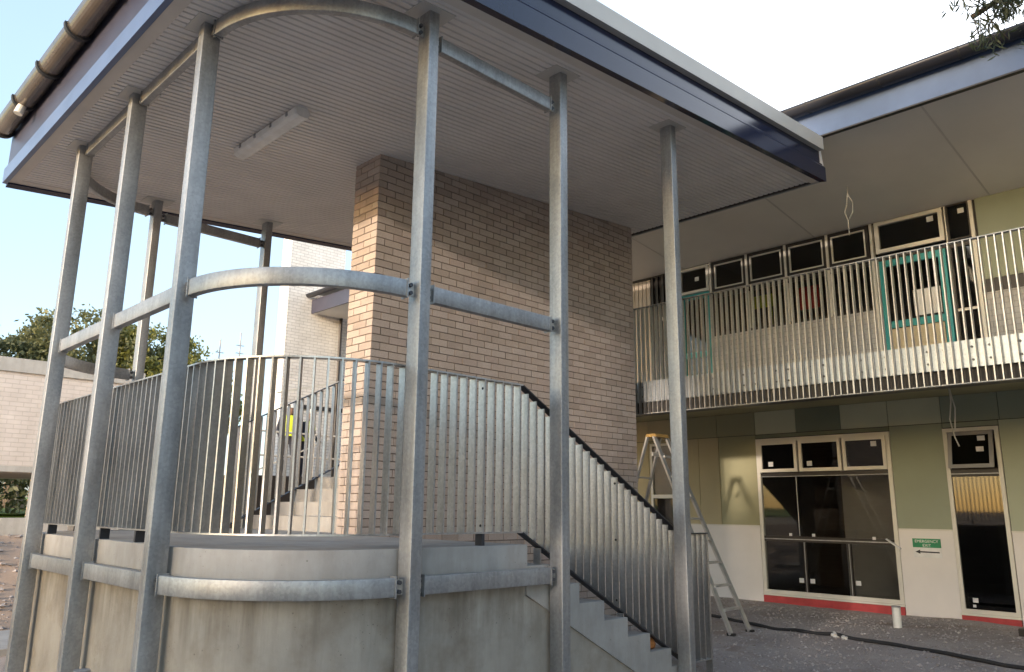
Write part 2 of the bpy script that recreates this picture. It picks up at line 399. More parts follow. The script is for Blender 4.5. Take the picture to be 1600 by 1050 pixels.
for n in range(1, 9):
    x0, x1 = 2.53 + TR * (n - 1) + (.03 if n == 1 else 0), 2.53 + TR * n
    z = LAND - RI * n
    lo = lambda x: max(-.25, waist(x))
    mb = MB().prism([(x0, lo(x0)), (x1, lo(x1)), (x1, z), (x0, z)], 'y', .17, WY - .012)
    at(mb.build('step', M['conc'], stair))
xe = 2.53 + TR * 7.2
at(MB().prism([(2.552, -.3), (xe, -.3), (xe, waist(xe) - .006 if waist(xe) > -.29 else -.29), (2.552, waist(2.552) - .006)], 'y', .19, .5).build('infill_wall', M['conc_wall'], stair))
RU = (FL - LAND) / 13
for n in range(1, 14):
    x0, x1 = 2.842 + .32 * (n - 1), 2.842 + .32 * n
    if n == 13: x1 = XB + .06
    z = LAND + RU * n
    zb = (lambda x: LAND - .22 + (x - 2.842) * RU / .32)
    b1 = zb(x1) if n < 13 else FL - .25
    at(MB().prism([(x0, zb(x0)), (x1, b1), (x1, z), (x0, z)], 'y', WY + WT + .012, YB - .19).build('step', M['conc'], stair))
# formwork tie marks on the plinth
for k in range(3):
    t = R(215 + k * 22); px = CXC + (CXC - .186) * math.cos(t); py = CYC + (CYC - .186) * math.sin(t)
    d = Vector((math.cos(t), math.sin(t), 0))
    at(MB().tube(Vector((px, py, .72)) - d * .01, Vector((px, py, .72)) + d * .0025, .019, .014, 10).build('formwork_tie_plug', M['conc_wall'], stair))

# ------------------------------------------------------------------ brick spine wall
wall = empty('brick_spine_wall', 'tall tan brick wall standing between the two stair flights', 'wall', (WX, WY, 0))
J = .01; CH = .086; BH = CH - J
core = MB().prism([(WX + .012, -.2), (WX + WL - .012, -.2), (WX + WL - .012, soffit(WX + WL) + .1), (WX + .012, soffit(WX) + .1)], 'y', WY + .012, WY + WT - .012)
at(core.build('mortar_core', M['mortar'], wall))
bricks = []   # (x0,y0,z0,dx,dy)
FBL, HBL = .2395 - J / 2, .11
nc = 70
for c in range(nc):
    z0 = LAND - CH * 16 + c * CH
    row = []
    if c % 2 == 0:
        x = WX
        row.append((WX, WY + .12, .11, WT - .24))
    else:
        L2 = (WT - J) / 2
        row += [(WX, WY, .11, L2), (WX, WY + L2 + J, .11, L2)]
        x = WX + .12
    while x < WX + WL - .02:
        d = min(.2312, WX + WL - x)
        row.append((x, WY, d, .11)); row.append((x, WY + WT - .11, d, .11)); x += d + J
    row.append((WX + WL - .11, WY + .12, .11, WT - .24))
    for (bx, by, dx, dy) in row:
        if z0 < soffit(bx) + .03: bricks.append((bx, by, z0, dx, dy))
cw = cam.matrix_world.translation
def score(b):
    if b[2] < LAND - .3: return 1e9
    if b[1] > WY + .13 and b[0] > WX + .01: return 1e9
    if b[1] > WY + .02 and b[0] > WX + .01: return 1e9
    return (Vector((b[0], b[1], b[2])) - cw).length
bricks.sort(key=score)
cache = {}
for b in bricks[:300]:
    key = (round(b[3], 3), round(b[4], 3))
    if key not in cache: cache[key] = MB().box(0, 0, 0, b[3], b[4], BH).mesh('brick', M['brick'])
    jx, jy = random.uniform(-.0015, .0015), random.uniform(-.0015, .0015)
    at(link('brick', cache[key], wall, (b[0] + jx, b[1] + jy, b[2])))
mb = MB()
for b in bricks[300:]:
    jx, jy = random.uniform(-.0015, .0015), random.uniform(-.0015, .0015)
    mb.box(b[0] + jx, b[1] + jy, b[2], b[0] + jx + b[3], b[1] + jy + b[4], b[2] + BH)
tag(at(mb.build('brickwork', M['brick'], wall)), kind='stuff')

# ------------------------------------------------------------------ posts
def post(name, x0, y0, dx, dy, label, base=None):
    zb = (gh(x0, y0) - .1) if base is None else base
    t = empty(name, label, 'post', (x0 + dx / 2, y0 + dy / 2, zb), 'galvanised canopy posts')
    prof = rr(dx, dy, .006)
    top = lambda x: soffit(x0 + dx / 2 + x) - .014 - zb
    MB().loft([[(p[0], p[1], 0) for p in prof], [(p[0], p[1], top(p[0])) for p in prof]]).build('shaft', M['galv'], t, 'auto')
    a, b = (.17, .13) if dx < dy else (.15, .15)
    q = [(-a, -b), (a, -b), (a, b), (-a, b)]
    MB().loft([[(p[0], p[1], top(p[0])) for p in q], [(p[0], p[1], top(p[0]) + .012) for p in q]]).build('head_plate', M['cap'], t)
    MB().box(-dx / 2 - .06, -dy / 2 - .06, .0, dx / 2 + .06, dy / 2 + .06, .11).build('base_plate', M['galv'], t)
    return t
post('steel_post', 0, Y1, PL, PS, 'leftmost galvanised steel post at the far end of the left side')
post('steel_post', 0, Y2, PL, PS, 'second galvanised steel post from the left, middle of the left side')
post('steel_post', 0, Y3, PL, PS, 'third galvanised steel post from the left, where the rounded corner starts')
post('steel_post', X4, 0, PS, PL, 'galvanised steel post in front of the brick wall where rounded corner ends')
post('steel_post', X5, 0, PS, PL, 'galvanised steel post beside the top of the descending flight')
post('steel_post', X6, 0, PS, PL, 'rightmost galvanised steel post near the foot of the stair')
post('steel_post', X4, YB - PL, PS, PL, 'steel post on the far side of the landing, seen against the trees')
post('steel_post', X5, YB - PL, PS, PL, 'steel post on the far side of the landing beside the pale brick tower')

# ------------------------------------------------------------------ rails between posts
RC, RW, RH = .0886, .064, .124
RAILG = 'galvanised rails bolted between posts'
def rail_path(name, pts, z0, label, hgt=RH):
    """pts: list of (x,y) centre line; z0 bottom"""
    p0 = Vector((*pts[0], z0)); t = empty(name, label, 'rail', p0, RAILG)
    prof = rr(RW, hgt, .005, 2)
    rings = []
    V = [Vector((x, y, 0)) for x, y in pts]
    for i, p in enumerate(V):
        d = (V[min(i + 1, len(V) - 1)] - V[max(0, i - 1)]).normalized(); u = Vector((d.y, -d.x, 0))
        rings.append([p + u * a + Vector((0, 0, z0 + hgt / 2 + b)) - p0 for a, b in prof])
    MB().loft(rings).build('rail_body', M['galv'], t, 'auto')
    for i, j, sgn in ((0, 1, -1), (-1, -2, -1)):
        d = (V[i] - V[j]).normalized(); u = Vector((d.y, -d.x, 0)); c = V[i] + Vector((0, 0, z0 + hgt / 2)) - p0
        def plate(a, b, wd, hh):
            return MB().loft([[c + d * s + u * x * wd / 2 + Vector((0, 0, y * hh / 2)) for x, y in ((-1, -1), (1, -1), (1, 1), (-1, 1))] for s in (a, b)])
        plate(.0005, .009, .085, hgt + .022).build('end_plate', M['galv'], t)
        plate(.009, .0745, .012, hgt * .8).build('cleat', M['galv_dark'], t)
        for s in (-1, 1):
            q = c + d * .04 + Vector((0, 0, s * hgt * .24))
            MB().tube(q - u * .03, q + u * .03, .016, None, 6).build('bolt', M['bolt'], t)
    return t
G = .075
def arc(back=False, n=20):
    a, b = CXC - RC, CYC - RC; o = []
    for i in range(n + 1):
        t = R(180 + 90 * i / n); x = CXC + a * math.cos(t); y = CYC + b * math.sin(t)
        o.append((x, YB - y if back else y))
    ext0 = (o[0][0], (YB - (Y3 - G)) if back else Y3 - G); ext1 = (X4 - G, o[-1][1])
    return [ext0] + [p for p in o if True][1:-1] + [ext1]
LV = ((1.014, RH, 'low'), (3.101, RH, 'middle-height'), (5.235, RH, 'top'))
words = {'low': 'against the concrete landing edge', 'middle-height': 'at mid height', 'top': 'just under the canopy ceiling'}
for z, h, wd in LV:
    zt = z if wd != 'top' else 5.245
    rail_path('steel_rail', [(RC, Y2 + PS + G), (RC, Y1 - G)], zt, 'straight rail %s between the first and second posts from left' % words[wd], h)
    rail_path('steel_rail', [(RC, Y3 + PS + G), (RC, Y2 - G)], zt, 'straight rail %s between the second and third posts from left' % words[wd], h)
    rail_path('steel_rail', arc(), z, 'curved rail %s around the near rounded corner' % words[wd], h)
    rail_path('steel_rail', [(X4 + PS + G, RC), (X5 - G, RC)], 5.19 if wd == 'top' else z, 'straight rail %s in front of the brick wall' % words[wd], h)
    rail_path('steel_rail', arc(True), z, 'curved rail %s around the far rounded corner' % words[wd], h)
    if wd != 'middle-height':
        rail_path('steel_rail', [(X4 + PS + G, YB - RC), (X5 - G, YB - RC)], 5.19 if wd == 'top' else z, 'straight rail %s on the far side of the landing' % words[wd], h)

# ------------------------------------------------------------------ balustrades of upright flat bars
FD, FT = .075, .012
ZBOT, ZTOP = 1.42, 2.615
fin_cache = {}
def fin(parent, x, y, z0, h, ang, name='baluster', mat='galv_dark', d=FD, t=FT):
    k = (round(h, 3), mat, d, t)
    if k not in fin_cache: fin_cache[k] = MB().box(-d / 2, -t / 2, 0, d / 2, t / 2, h).mesh(name, M[mat])
    o = link(name, fin_cache[k], parent, (x, y, z0)); at(o); o.rotation_euler = (0, 0, ang); return o
IN = .2375
bal = empty('landing_balustrade', 'balustrade of upright flat steel bars curving round the landing', 'balustrade', (CXC, 2.87, LAND))
def bal_line(back):
    """centre line points with direction angle (radial)"""
    o = []
    s = 2.50
    while s > CXC + .02:
        o.append((s, IN, 90)); s -= .1
    n = 17
    for i in range(n):
        t = 270 - 90 * (i + .5) / n
        o.append((CXC + (CXC - IN) * math.cos(R(t)), CYC + (CYC - IN) * math.sin(R(t)), t))
    if back: return [(x, YB - y, -a) for x, y, a in o]
    return o
line = bal_line(False)
s = CYC + .06
while s < YB - CYC - .02:
    line.append((IN, s, 180)); s += .1
line += bal_line(True)[::-1]
legs = [(2.14, .24), (.308, 1.344), (.24, 2.16), (.24, 2.97), (.24, 4.45), (1.25, YB - IN), (2.3, YB - IN), (.65, 5.35)]
for x, y, a in line:
    leg = any((x - lx) ** 2 + (y - ly) ** 2 < .0026 for lx, ly in legs)
    if leg:
        fin(bal, x, y, ZBOT + .001, ZTOP - ZBOT - .002, R(a), 'stanchion', 'galv_dark', FD, .016)
        fin(bal, x, y, LAND + .001, ZBOT - LAND - .013, R(a), 'foot', 'black_bar', FD, .03)
    else: fin(bal, x, y, ZBOT + .001, ZTOP - ZBOT - .002, R(a))
def flat_rail(parent, pts, z0, z1, wd, name, mat='galv_dark'):
    V = [Vector((p[0], p[1], 0)) for p in pts]; rings = []
    for i, p in enumerate(V):
        d = (V[min(i + 1, len(V) - 1)] - V[max(0, i - 1)]).normalized(); u = Vector((d.y, -d.x, 0))
        rings.append([p + u * a * wd / 2 + Vector((0, 0, b)) for a, b in ((-1, z0), (1, z0), (1, z1), (-1, z1))])
    return at(MB().loft(rings).build(name, M[mat], parent, 'auto'))
cl_pts = [(2.535, IN)] + [(CXC + (CXC - IN) * math.cos(R(t)), CYC + (CYC - IN) * math.sin(R(t))) for t in range(270, 179, -5)]
cl_pts += [(x, YB - y) for x, y in cl_pts[::-1]]
flat_rail(bal, cl_pts, ZTOP, ZTOP + .012, FD, 'top_bar')
flat_rail(bal, cl_pts, ZBOT - .011, ZBOT, FD + .004, 'bottom_bar')

def sloped(parent, x0, x1, zt, zb, yc, step=.1, xa=None):
    """fins between sloped bars; zt, zb functions of x"""
    x = x0 + step * .5
    while x < x1:
        lo = zb(x - FT) if zb(x1) > zb(x0) else zb(x + FT)
        hi = min(zt(x - .006), zt(x + step * .45)) - .004
        lo = max(zb(x - .006), zb(x + .006)) + .001
        fin(parent, x, yc, lo, hi - lo, R(90))
        x += step
    for nm, f in (('top_bar', zt), ('bottom_bar', zb)):
        hh = .012
        poly = [(x0, f(x0) - (hh if nm == 'bottom_bar' else 0)), (x1, f(x1) - (hh if nm == 'bottom_bar' else 0)), (x1, f(x1) + (hh if nm == 'top_bar' else 0)), (x0, f(x0) + (hh if nm == 'top_bar' else 0))]
        at(MB().prism(poly, 'y', yc - FD / 2, yc + FD / 2).build(nm, M['black_bar'], parent))
lb = empty('stair_balustrade', 'sloping balustrade of upright steel bars beside the descending flight', 'balustrade', (3.6, IN, 0))
sloped(lb, 2.545, 4.85, lambda x: ZTOP - (x - 2.535) * .547, lambda x: ZBOT - (x - 2.535) * .547, IN)
for k in range(5): fin(lb, 4.9 + k * .1, IN, .135, 1.36 - .135, R(90))
fin(lb, 5.32, IN, -.12, 1.48, R(90), 'stanchion', 'galv_dark', FD, .016)
at(MB().box(4.85, IN - FD / 2, 1.361, 5.33, IN + FD / 2, 1.373).build('top_bar', M['black_bar'], lb))
at(MB().box(4.85, IN - FD / 2, .122, 5.31, IN + FD / 2, .134).build('bottom_bar', M['galv'], lb))
for xs in (2.75, 3.85):
    zt = LAND - RI * math.ceil((xs - 2.53) / TR)
    fin(lb, xs, IN, zt + .001, ZBOT - (xs - 2.535) * .547 - zt - .02, R(90), 'stanchion', 'galv_dark', FD, .016)
for par, x, z in ((bal, 2.1, ZTOP - .07), (bal, 2.1, ZBOT + .05), (lb, 3.795, 1.84), (lb, 3.795, 1.33), (lb, 3.795, .80)):
    at(MB().tube((x - .0095, IN - .012, z), (x + .0095, IN - .012, z), .011, None, 10).build('bolt_hole', M['black'], par))
ub = empty('stair_balustrade', 'sunlit sloping balustrade on the far side of the upper flight', 'balustrade', (4, YB - IN, LAND))
sloped(ub, 2.545, 6.75, lambda x: 2.60 + (x - 2.535) * .515, lambda x: 1.36 + (x - 2.535) * .52, YB - IN)

# ------------------------------------------------------------------ canopy roof
can = empty('stair_canopy', 'canopy roof with corrugated ceiling and navy fascia over the stair', 'roof', (3.7, 2.87, 5.3))
XL, XR, YF, YK = -.3, 7.76, -.25, 6.0
mb = MB(); pitch = .076; ys = []
y = YF + .09
while y < YK - .11:
    ys += [(y, 0), (y + .050, 0), (y + .056, .014), (y + .070, .014)]; y += pitch
for x in (XL + .11, XR - .05):
    for y, dz in ys: mb.v.append((x, y, soffit(x) - .006 + dz))
k = len(ys)
for i in range(k - 1): mb.f.append((i, i + 1, k + i + 1, k + i))
at(mb.build('corrugated_ceiling', M['corr'], can))
def xprism(poly, name, mat, x0=XL, x1=XR):
    """poly in (y, z above soffit) swept along X with the roof fall"""
    return at(MB().loft([[(x, p[0], soffit(x) + p[1]) for p in poly] for x in (x0, x1)]).build(name, mat, can))
xprism([(YF - .02, -.012), (YF + .10, -.012), (YF + .10, .016), (YF - .02, .016)], 'edge_trim', M['trim'])
xprism([(YK - .12, -.012), (YK + .02, -.012), (YK + .02, .016), (YK - .12, .016)], 'edge_trim', M['trim'])
at(MB().loft([[(x, y, soffit(x) + z) for y, z in ((YF + .1, -.014), (YK - .12, -.014), (YK - .12, .018), (YF + .1, .018))] for x in (XL, XL + .115)]).build('edge_trim', M['trim'], can))
at(MB().loft([[(x, y, soffit(x) + z) for y, z in ((YF + .1, -.02), (YK - .12, -.02), (YK - .12, .02), (YF + .1, .02))] for x in (XR - .055, XR)]).build('edge_trim', M['frame_dark'], can))
def front(ys, nm=''):
    s = -1 if ys == YF else 1
    y = ys
    xprism([(y + s * .021, -.03), (y + s * .115, -.05), (y + s * .115, .15), (y + s * .095, .18), (y + s * .021, .18)], 'fascia_lip', M['navy'])
    xprism([(y + s * .021, .183), (y + s * .075, .183), (y + s * .075, .215), (y + s * .045, .25), (y + s * .045, .41), (y + s * .021, .41)], 'fascia_upper', M['navy'])
    xprism([(y + s * .021, .413), (y + s * .115, .413), (y + s * .115, .60), (y - s * .3, .64), (y - s * .3, .62), (y + s * .021, .59)], 'barge_capping', M['cap'])
front(YF); front(YK)
def yprism(poly, name, mat, y0=YF - .02, y1=YK + .02, parent=can, smooth=False):
    return at(MB().loft([[(p[0], y, p[1]) for p in poly] for y in (y0, y1)]).build(name, mat, parent, smooth))
z0 = soffit(XL)
yprism([(XL - .001, z0 - .03), (XL - .05, z0 - .03), (XL - .05, z0 + .15), (XL - .03, z0 + .17), (XL - .001, z0 + .17)], 'fascia_lip', M['navy_light'], YF - .055, YK + .055)
yprism([(XL - .001, z0 + .173), (XL - .02, z0 + .173), (XL - .02, z0 + .62), (XL - .001, z0 + .62)], 'fascia_upper', M['mauve'], YF - .055, YK + .055)
at(MB().loft([[(x, y, soffit(x) + z) for y, z in ((YF + .3, .62), (YK - .3, .62), (YK - .3, .66), (YF + .3, .66))] for x in (XL - .05, XR)]).build('roof_sheet', M['cap'], can))
at(MB().box(XR + .002, YF - .02, soffit(XR) - .03, XR + .02, YK + .02, soffit(XR) + .6).build('end_closure', M['cap'], can))
# gutter: half-round trough along the low left edge
GX, GZ, GR = XL - .135, z0 + .63, .112
def trough(cx, cz, r, th, a0=180, a1=360, n=14):
    o = [(cx + r * math.cos(R(a0 + (a1 - a0) * i / n)), cz + r * math.sin(R(a0 + (a1 - a0) * i / n))) for i in range(n + 1)]
    o += [(cx + (r - th) * math.cos(R(a1 - (a1 - a0) * i / n)), cz + (r - th) * math.sin(R(a1 - (a1 - a0) * i / n))) for i in range(n + 1)]
    return o
gut = yprism(trough(GX, GZ, GR, .006), 'gutter', M['sunlit_gutter'], YF - .05, YK + .05)
def sub(o, parent):
    o.parent = parent; return o
def under(o, par):      # sub-part of a part, world coordinates kept
    o.parent = par; return o
yy = YK - .05
while yy > YF:
    under(MB().loft([[(p[0], y, p[1]) for p in trough(GX, GZ, GR + .02, .019)] for y in (yy, yy + .05)]).build('gutter_strap', M['black']), gut); yy -= .94
under(MB().tube((GX - .02, 5.02, GZ - GR + .02), (GX - .05, 5.02, GZ - GR - .09), .045, None, 14).build('outlet', M['frame_white']), gut)

# ------------------------------------------------------------------ batten light under canopy
bl = empty('batten_light', 'long white fluorescent batten light on the canopy ceiling', 'light', (1.36, 2.8, soffit(1.36) - .02))
MB().loft([[(a, y, b) for a, b in ((-.05, .02), (-.085, -.015), (-.085, -.03), (.085, -.03), (.085, -.015), (.05, .02))] for y in (-.66, .66)]).build('base_tray', M['white'], bl)
MB().loft([[(a * k, y, b) for a, b in ((-.085, -.031), (-.075, -.075), (-.04, -.095), (.04, -.095), (.075, -.075), (.085, -.031))] for y, k in ((-.67, .92), (-.64, 1), (.64, 1), (.67, .92))]).build('diffuser', M['white'], bl)
for y in (-.5, -.17, .17, .5):
    for s in (-1, 1): MB().box(s * .088 - .006, y - .015, -.055, s * .088 + .006, y + .015, -.012).build('clip', M['galv'], bl)

# ------------------------------------------------------------------ main building
BY0, BY1 = -7.5, 8.0
bld = empty('two_storey_building', 'two storey building with green panels, walkway slab and deep eaves', 'building', (XF, 0, 0))
def bx(name, mat, x0, y0, z0, x1, y1, z1, parent=bld):
    return at(MB().box(x0, y0, z0, x1, y1, z1).build(name, M[mat], parent))
def subbox(name, mat, par, x0, y0, z0, x1, y1, z1):
    o = MB().box(x0, y0, z0, x1, y1, z1).build(name, M[mat]); o.parent = par; return o
# openings (y0,y1,z0,z1)
holes_lo = [(.25, 2.55, .22, 2.86), (-1.275, -.53, .2, 2.85), (4.2, 4.84, .9, 2.89)]
holes_hi = [(-1.30, 4.03, 3.56, 6.34)]
def wall_holes(y0, y1, z0, z1, holes, x0, x1):
    ys = sorted({y0, y1, *[v for h in holes for v in h[:2]]}); zs = sorted({z0, z1, *[v for h in holes for v in h[2:]]})
    mb = MB()
    for a, b in zip(ys, ys[1:]):
        for c, d in zip(zs, zs[1:]):
            if any(h[0] <= a and b <= h[1] and h[2] <= c and d <= h[3] for h in holes): continue
            mb.box(x0, a, c, x1, b, d)
    return mb
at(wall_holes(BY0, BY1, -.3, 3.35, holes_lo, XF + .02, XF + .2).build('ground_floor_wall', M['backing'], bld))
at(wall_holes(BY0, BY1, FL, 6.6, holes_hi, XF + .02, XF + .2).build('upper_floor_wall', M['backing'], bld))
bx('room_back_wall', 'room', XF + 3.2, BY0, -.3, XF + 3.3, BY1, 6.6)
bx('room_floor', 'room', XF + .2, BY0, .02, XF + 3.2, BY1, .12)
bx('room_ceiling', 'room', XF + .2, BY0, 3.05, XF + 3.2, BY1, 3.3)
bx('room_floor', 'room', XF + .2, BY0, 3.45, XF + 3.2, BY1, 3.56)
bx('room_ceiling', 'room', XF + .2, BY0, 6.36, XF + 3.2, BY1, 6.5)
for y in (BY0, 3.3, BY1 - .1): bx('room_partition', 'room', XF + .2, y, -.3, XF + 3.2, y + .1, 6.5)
bx('room_partition', 'frame_grey', XF + 1.3, .72, .12, XF + 1.4, 1.62, 3.05)
# cladding panels
def panel(mat, y0, y1, z0, z1, x=XF, name='cladding_panel'):
    return bx(name, mat, x, y0 + .005, z0 + .005, x + .018, y1 - .005, z1 - .005)
js = [6.43, 5.655, 4.88, 4.108, 3.333, 2.556, 1.79, 1.012, .251, -.53, -1.304, -2.08, -2.855, -3.63, -4.4, -5.18]
cols = ['sunwarmed', 'sunwarmed', 'sunwarmed', 'olive', 'olive', 'lime', 'olive_dark', 'lime', 'lime', 'sage', 'sage', 'olive', 'sage_light', 'sage', 'lime']
for a, b, c in zip(js, js[1:], cols): panel(c, b, a, 2.94, 3.35)
panel('sunwarmed', 4.88, 6.43, 1.35, 2.94)
panel('sunwarmed', 4.84, 4.88, 1.35, 2.94); panel('sunwarmed', 4.2, 4.84, 2.895, 2.94)
panel('sunwarmed', 3.74, 4.2, 1.35, 2.94); panel('sunwarmed', 3.31, 3.74, 1.35, 2.94); panel('olive', 2.556, 3.31, 1.35, 2.94)
panel('sage', -.53, .25, 1.35, 2.94); panel('sage_light', -2.85, -1.28, 1.35, 2.94); panel('sage', -4.4, -2.85, 1.35, 2.94); panel('sage_light', -6, -4.4, 1.35, 2.94)
panel('olive_dark', .251, 2.556, 2.87, 2.938); panel('sage', -1.28, -.53, 2.86, 2.938)
for a, b in ((2.556, 4.2), (4.84, 6.43), (-.53, .25), (-2.85, -1.28), (-6, -2.85)):
    panel('white_render', a, b, .0, 1.35, XF - .012, 'lower_wall_board')
    bx('ledge_strip', 'frame_white', XF - .022, a + .005, 1.34, XF + .01, b - .005, 1.362)
# upper wall boards
panel('sage', -3.3, -1.33, 5.05, 6.45); panel('sage_light', -6, -3.3, 5.05, 6.45)
bx('dark_ledge', 'frame_dark', XF - .03, -6, 4.84, XF + .012, -1.31, 5.04)
bx('block_dado', 'block', XF - .03, -6, FL - .02, XF + .012, -1.31, 4.84)
# cream ribbed board with dark frames beside it
y = 4.72
while y < 6.4:
    bx('ribbed_board', 'cream', XF - .02, y, 4.0, XF + .015, y + .085, 6.28); y += .1
for y in (4.08, 4.22, 4.36, 4.5, 4.62): bx('dark_jamb', 'frame_dark', XF - .06, y, FL, XF + .015, y + .05, 6.3)
bx('dark_board', 'frame_dark', XF - .01, 4.04, FL, XF + .005, 4.7, 6.33)
bx('rail_block', 'frame_white', XF - .08, 4.3, 5.35, XF - .02, 4.4, 5.42)
# walkway slab, edge channel, slab soffit
bx('walkway_slab', 'conc', XB + .045, BY0, 3.36, XF + .02, BY1, FL)
bx('slab_soffit_lining', 'olive', XB + .3, BY0, 3.345, XF - .01, BY1, 3.357)
ch = bx('edge_channel', 'galv_bright', XB, BY0, 3.235, XB + .012, 3.1, FL + .005)
for z in (3.235, FL - .007): subbox('flange', 'galv_bright', ch, XB + .012, BY0, z, XB + .044, 3.1, z + .012)
y = 2.95; k = 0
while y > -3.6:
    for z in (3.32, 3.47):
        o = MB().tube((XB - .012, y, z), (XB + .001, y, z), .014, None, 8).build('bolt', M['bolt']); o.parent = ch
    y -= .30 if k % 2 else .18; k += 1
# dark beam below the channel, behind the hanging bars
bx('edge_beam', 'frame_dark', XB + .06, BY0, 3.05, XB + .25, 3.1, 3.34)

# ---- windows
def window(y0, y1, z0, z1, fr, fw, mat_frame='frame_white', pane='glass', x=XF, name='window', depth=.07, proud=.02):
    """outer frame ring as part; returns it"""
    mb = MB()
    a, b = x - proud, x - proud + depth
    mb.box(a, y0, z0, b, y0 + fw, z1).box(a, y1 - fw, z0, b, y1, z1)
    mb.box(a, y0 + fw, z0, b, y1 - fw, z0 + fw).box(a, y0 + fw, z1 - fw, b, y1 - fw, z1)
    return at(mb.build(name, M[mat_frame], bld))
def ringsub(par, name, mat, y0, y1, z0, z1, fw, a, b):
    mb = MB()
    mb.box(a, y0, z0, b, y0 + fw, z1).box(a, y1 - fw, z0, b, y1, z1)
    mb.box(a, y0 + fw, z0, b, y1 - fw, z0 + fw).box(a, y0 + fw, z1 - fw, b, y1 - fw, z1)
    o = mb.build(name, M[mat]); o.parent = par; return o
def pane(par, y0, y1, z0, z1, mat='glass', x=XF + .01): return subbox('pane', mat, par, x, y0, z0, x + .008, y1, z1)
def sticker(par, y, z, s=.06, x=XF + .006): subbox('sticker', 'paper', par, x, y - s / 2, z - s * .45, x + .002, y + s / 2, z + s * .45)
# ground-floor big window
W1 = window(.25, 2.55, .235, 2.86, None, .062)
for (a, b) in ((1.79, 2.49), (1.03, 1.755), (.31, 1.0)):
    ringsub(W1, 'sash', 'frame_white', a, b, 2.27, 2.80, .055, XF - .045, XF + .012)
    pane(W1, a + .055, b - .055, 2.325, 2.745, 'glass_dark', XF - .02)
for y, z, in ((2.28, 2.41), (1.58, 2.4), (.5, 2.68)): sticker(W1, y, z, .09, XF - .024)
subbox('transom', 'frame_dark', W1, XF - .012, .312, 2.19, XF + .03, 2.488, 2.255)
subbox('transom', 'galv', W1, XF - .016, .312, 2.19, XF - .0125, 2.488, 2.20)
subbox('transom', 'frame_dark', W1, XF - .012, .312, 1.10, XF + .03, 2.488, 1.19)
subbox('transom', 'galv', W1, XF - .018, .312, 1.135, XF - .0125, 2.488, 1.15)
for y in (1.775, 1.027):
    subbox('mullion', 'frame_dark', W1, XF - .012, y - .025, .297, XF + .03, y + .025, 1.098)
    subbox('mullion', 'galv', W1, XF - .016, y - .006, .297, XF - .0125, y + .006, 1.098)
subbox('mullion', 'galv', W1, XF - .0, 1.84, 1.2, XF + .006, 1.855, 2.188)
pane(W1, .312, 2.488, 1.192, 2.19); pane(W1, .312, 1.0, .297, 1.10); pane(W1, 1.053, 1.75, .297, 1.10); pane(W1, 1.8, 2.488, .297, 1.10)
for y, z in ((1.87, .48), (1.68, .48), (.93, .5)): sticker(W1, y, z, .08)
sticker(W1, 2.0, 1.22, .05, XF - .016); sticker(W1, 1.6, 1.22, .05, XF - .016); sticker(W1, .62, 1.2, .05, XF - .016)
tl = MB().bar((XF - .06, .22, 1.06), (XF - .06, .42, 1.2), .05, .02).build('tape_strip', M['paper']); tl.parent = W1
subbox('sill', 'frame_white', W1, XF - .05, .24, .205, XF + .02, 2.56, .233)
bx('red_flashing', 'red', XF - .035, .25, .02, XF - .005, 2.55, .2)
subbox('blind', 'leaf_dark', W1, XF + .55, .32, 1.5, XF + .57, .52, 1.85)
# narrow ground-floor window with its top sash pushed open
W2 = window(-1.275, -.53, .2, 2.85, None, .055)
o = MB()
def tilt(y0, y1, z0, z1, fw):
    # ring hinged at the top, bottom swung 0.12 m outwards
    xs = lambda z: XF - .03 - .13 * (z1 - z) / (z1 - z0)
    for (a, b, c, d) in ((y0, y0 + fw, z0, z1), (y1 - fw, y1, z0, z1), (y0 + fw, y1 - fw, z0, z0 + fw), (y0 + fw, y1 - fw, z1 - fw, z1)):
        o.loft([[(xs(z) + t, y, z) for y, z in ((a, c), (b, c), (b, d), (a, d))] for t in (0, .035)])
    return xs
xs = tilt(-1.2, -.6, 2.25, 2.79, .055)
o = o.build('open_sash', M['frame_grey']); o.parent = W2
p = MB().loft([[(xs(z) + t, y, z) for y, z in ((-1.145, 2.305), (-.655, 2.305), (-.655, 2.735), (-1.145, 2.735))] for t in (.012, .018)]).build('pane', M['glass_dark']); p.parent = W2
for y, z in ((-1.05, 2.68), (-1.03, 2.52)):
    q = MB().box(xs(z) - .004, y - .05, z - .035, xs(z) - .002, y + .05, z + .035).build('sticker', M['paper']); q.parent = W2
subbox('transom', 'frame_dark', W2, XF - .012, -1.22, 2.13, XF + .03, -.585, 2.245)
subbox('transom', 'galv', W2, XF - .016, -1.22, 2.165, XF - .0125, -.585, 2.178)
pane(W2, -1.22, -.585, .255, 2.13, 'glass_dark')
sticker(W2, -.72, .38, .07); sticker(W2, -.70, .30, .04)
bx('red_flashing', 'red', XF - .035, -1.275, .01, XF - .005, -.53, .165)
subbox('sill', 'frame_white', W2, XF - .05, -1.285, .168, XF + .02, -.52, .198)
# small far ground-floor window near the ladder, cream blind inside
W0 = window(4.2, 4.84, .9, 2.89, None, .05)
pane(W0, 4.25, 4.79, .95, 2.84); subbox('blind', 'cream', W0, XF + .05, 4.25, 1.9, XF + .06, 4.79, 2.84); subbox('transom', 'frame_white', W0, XF - .018, 4.25, 1.83, XF + .03, 4.79, 1.9)

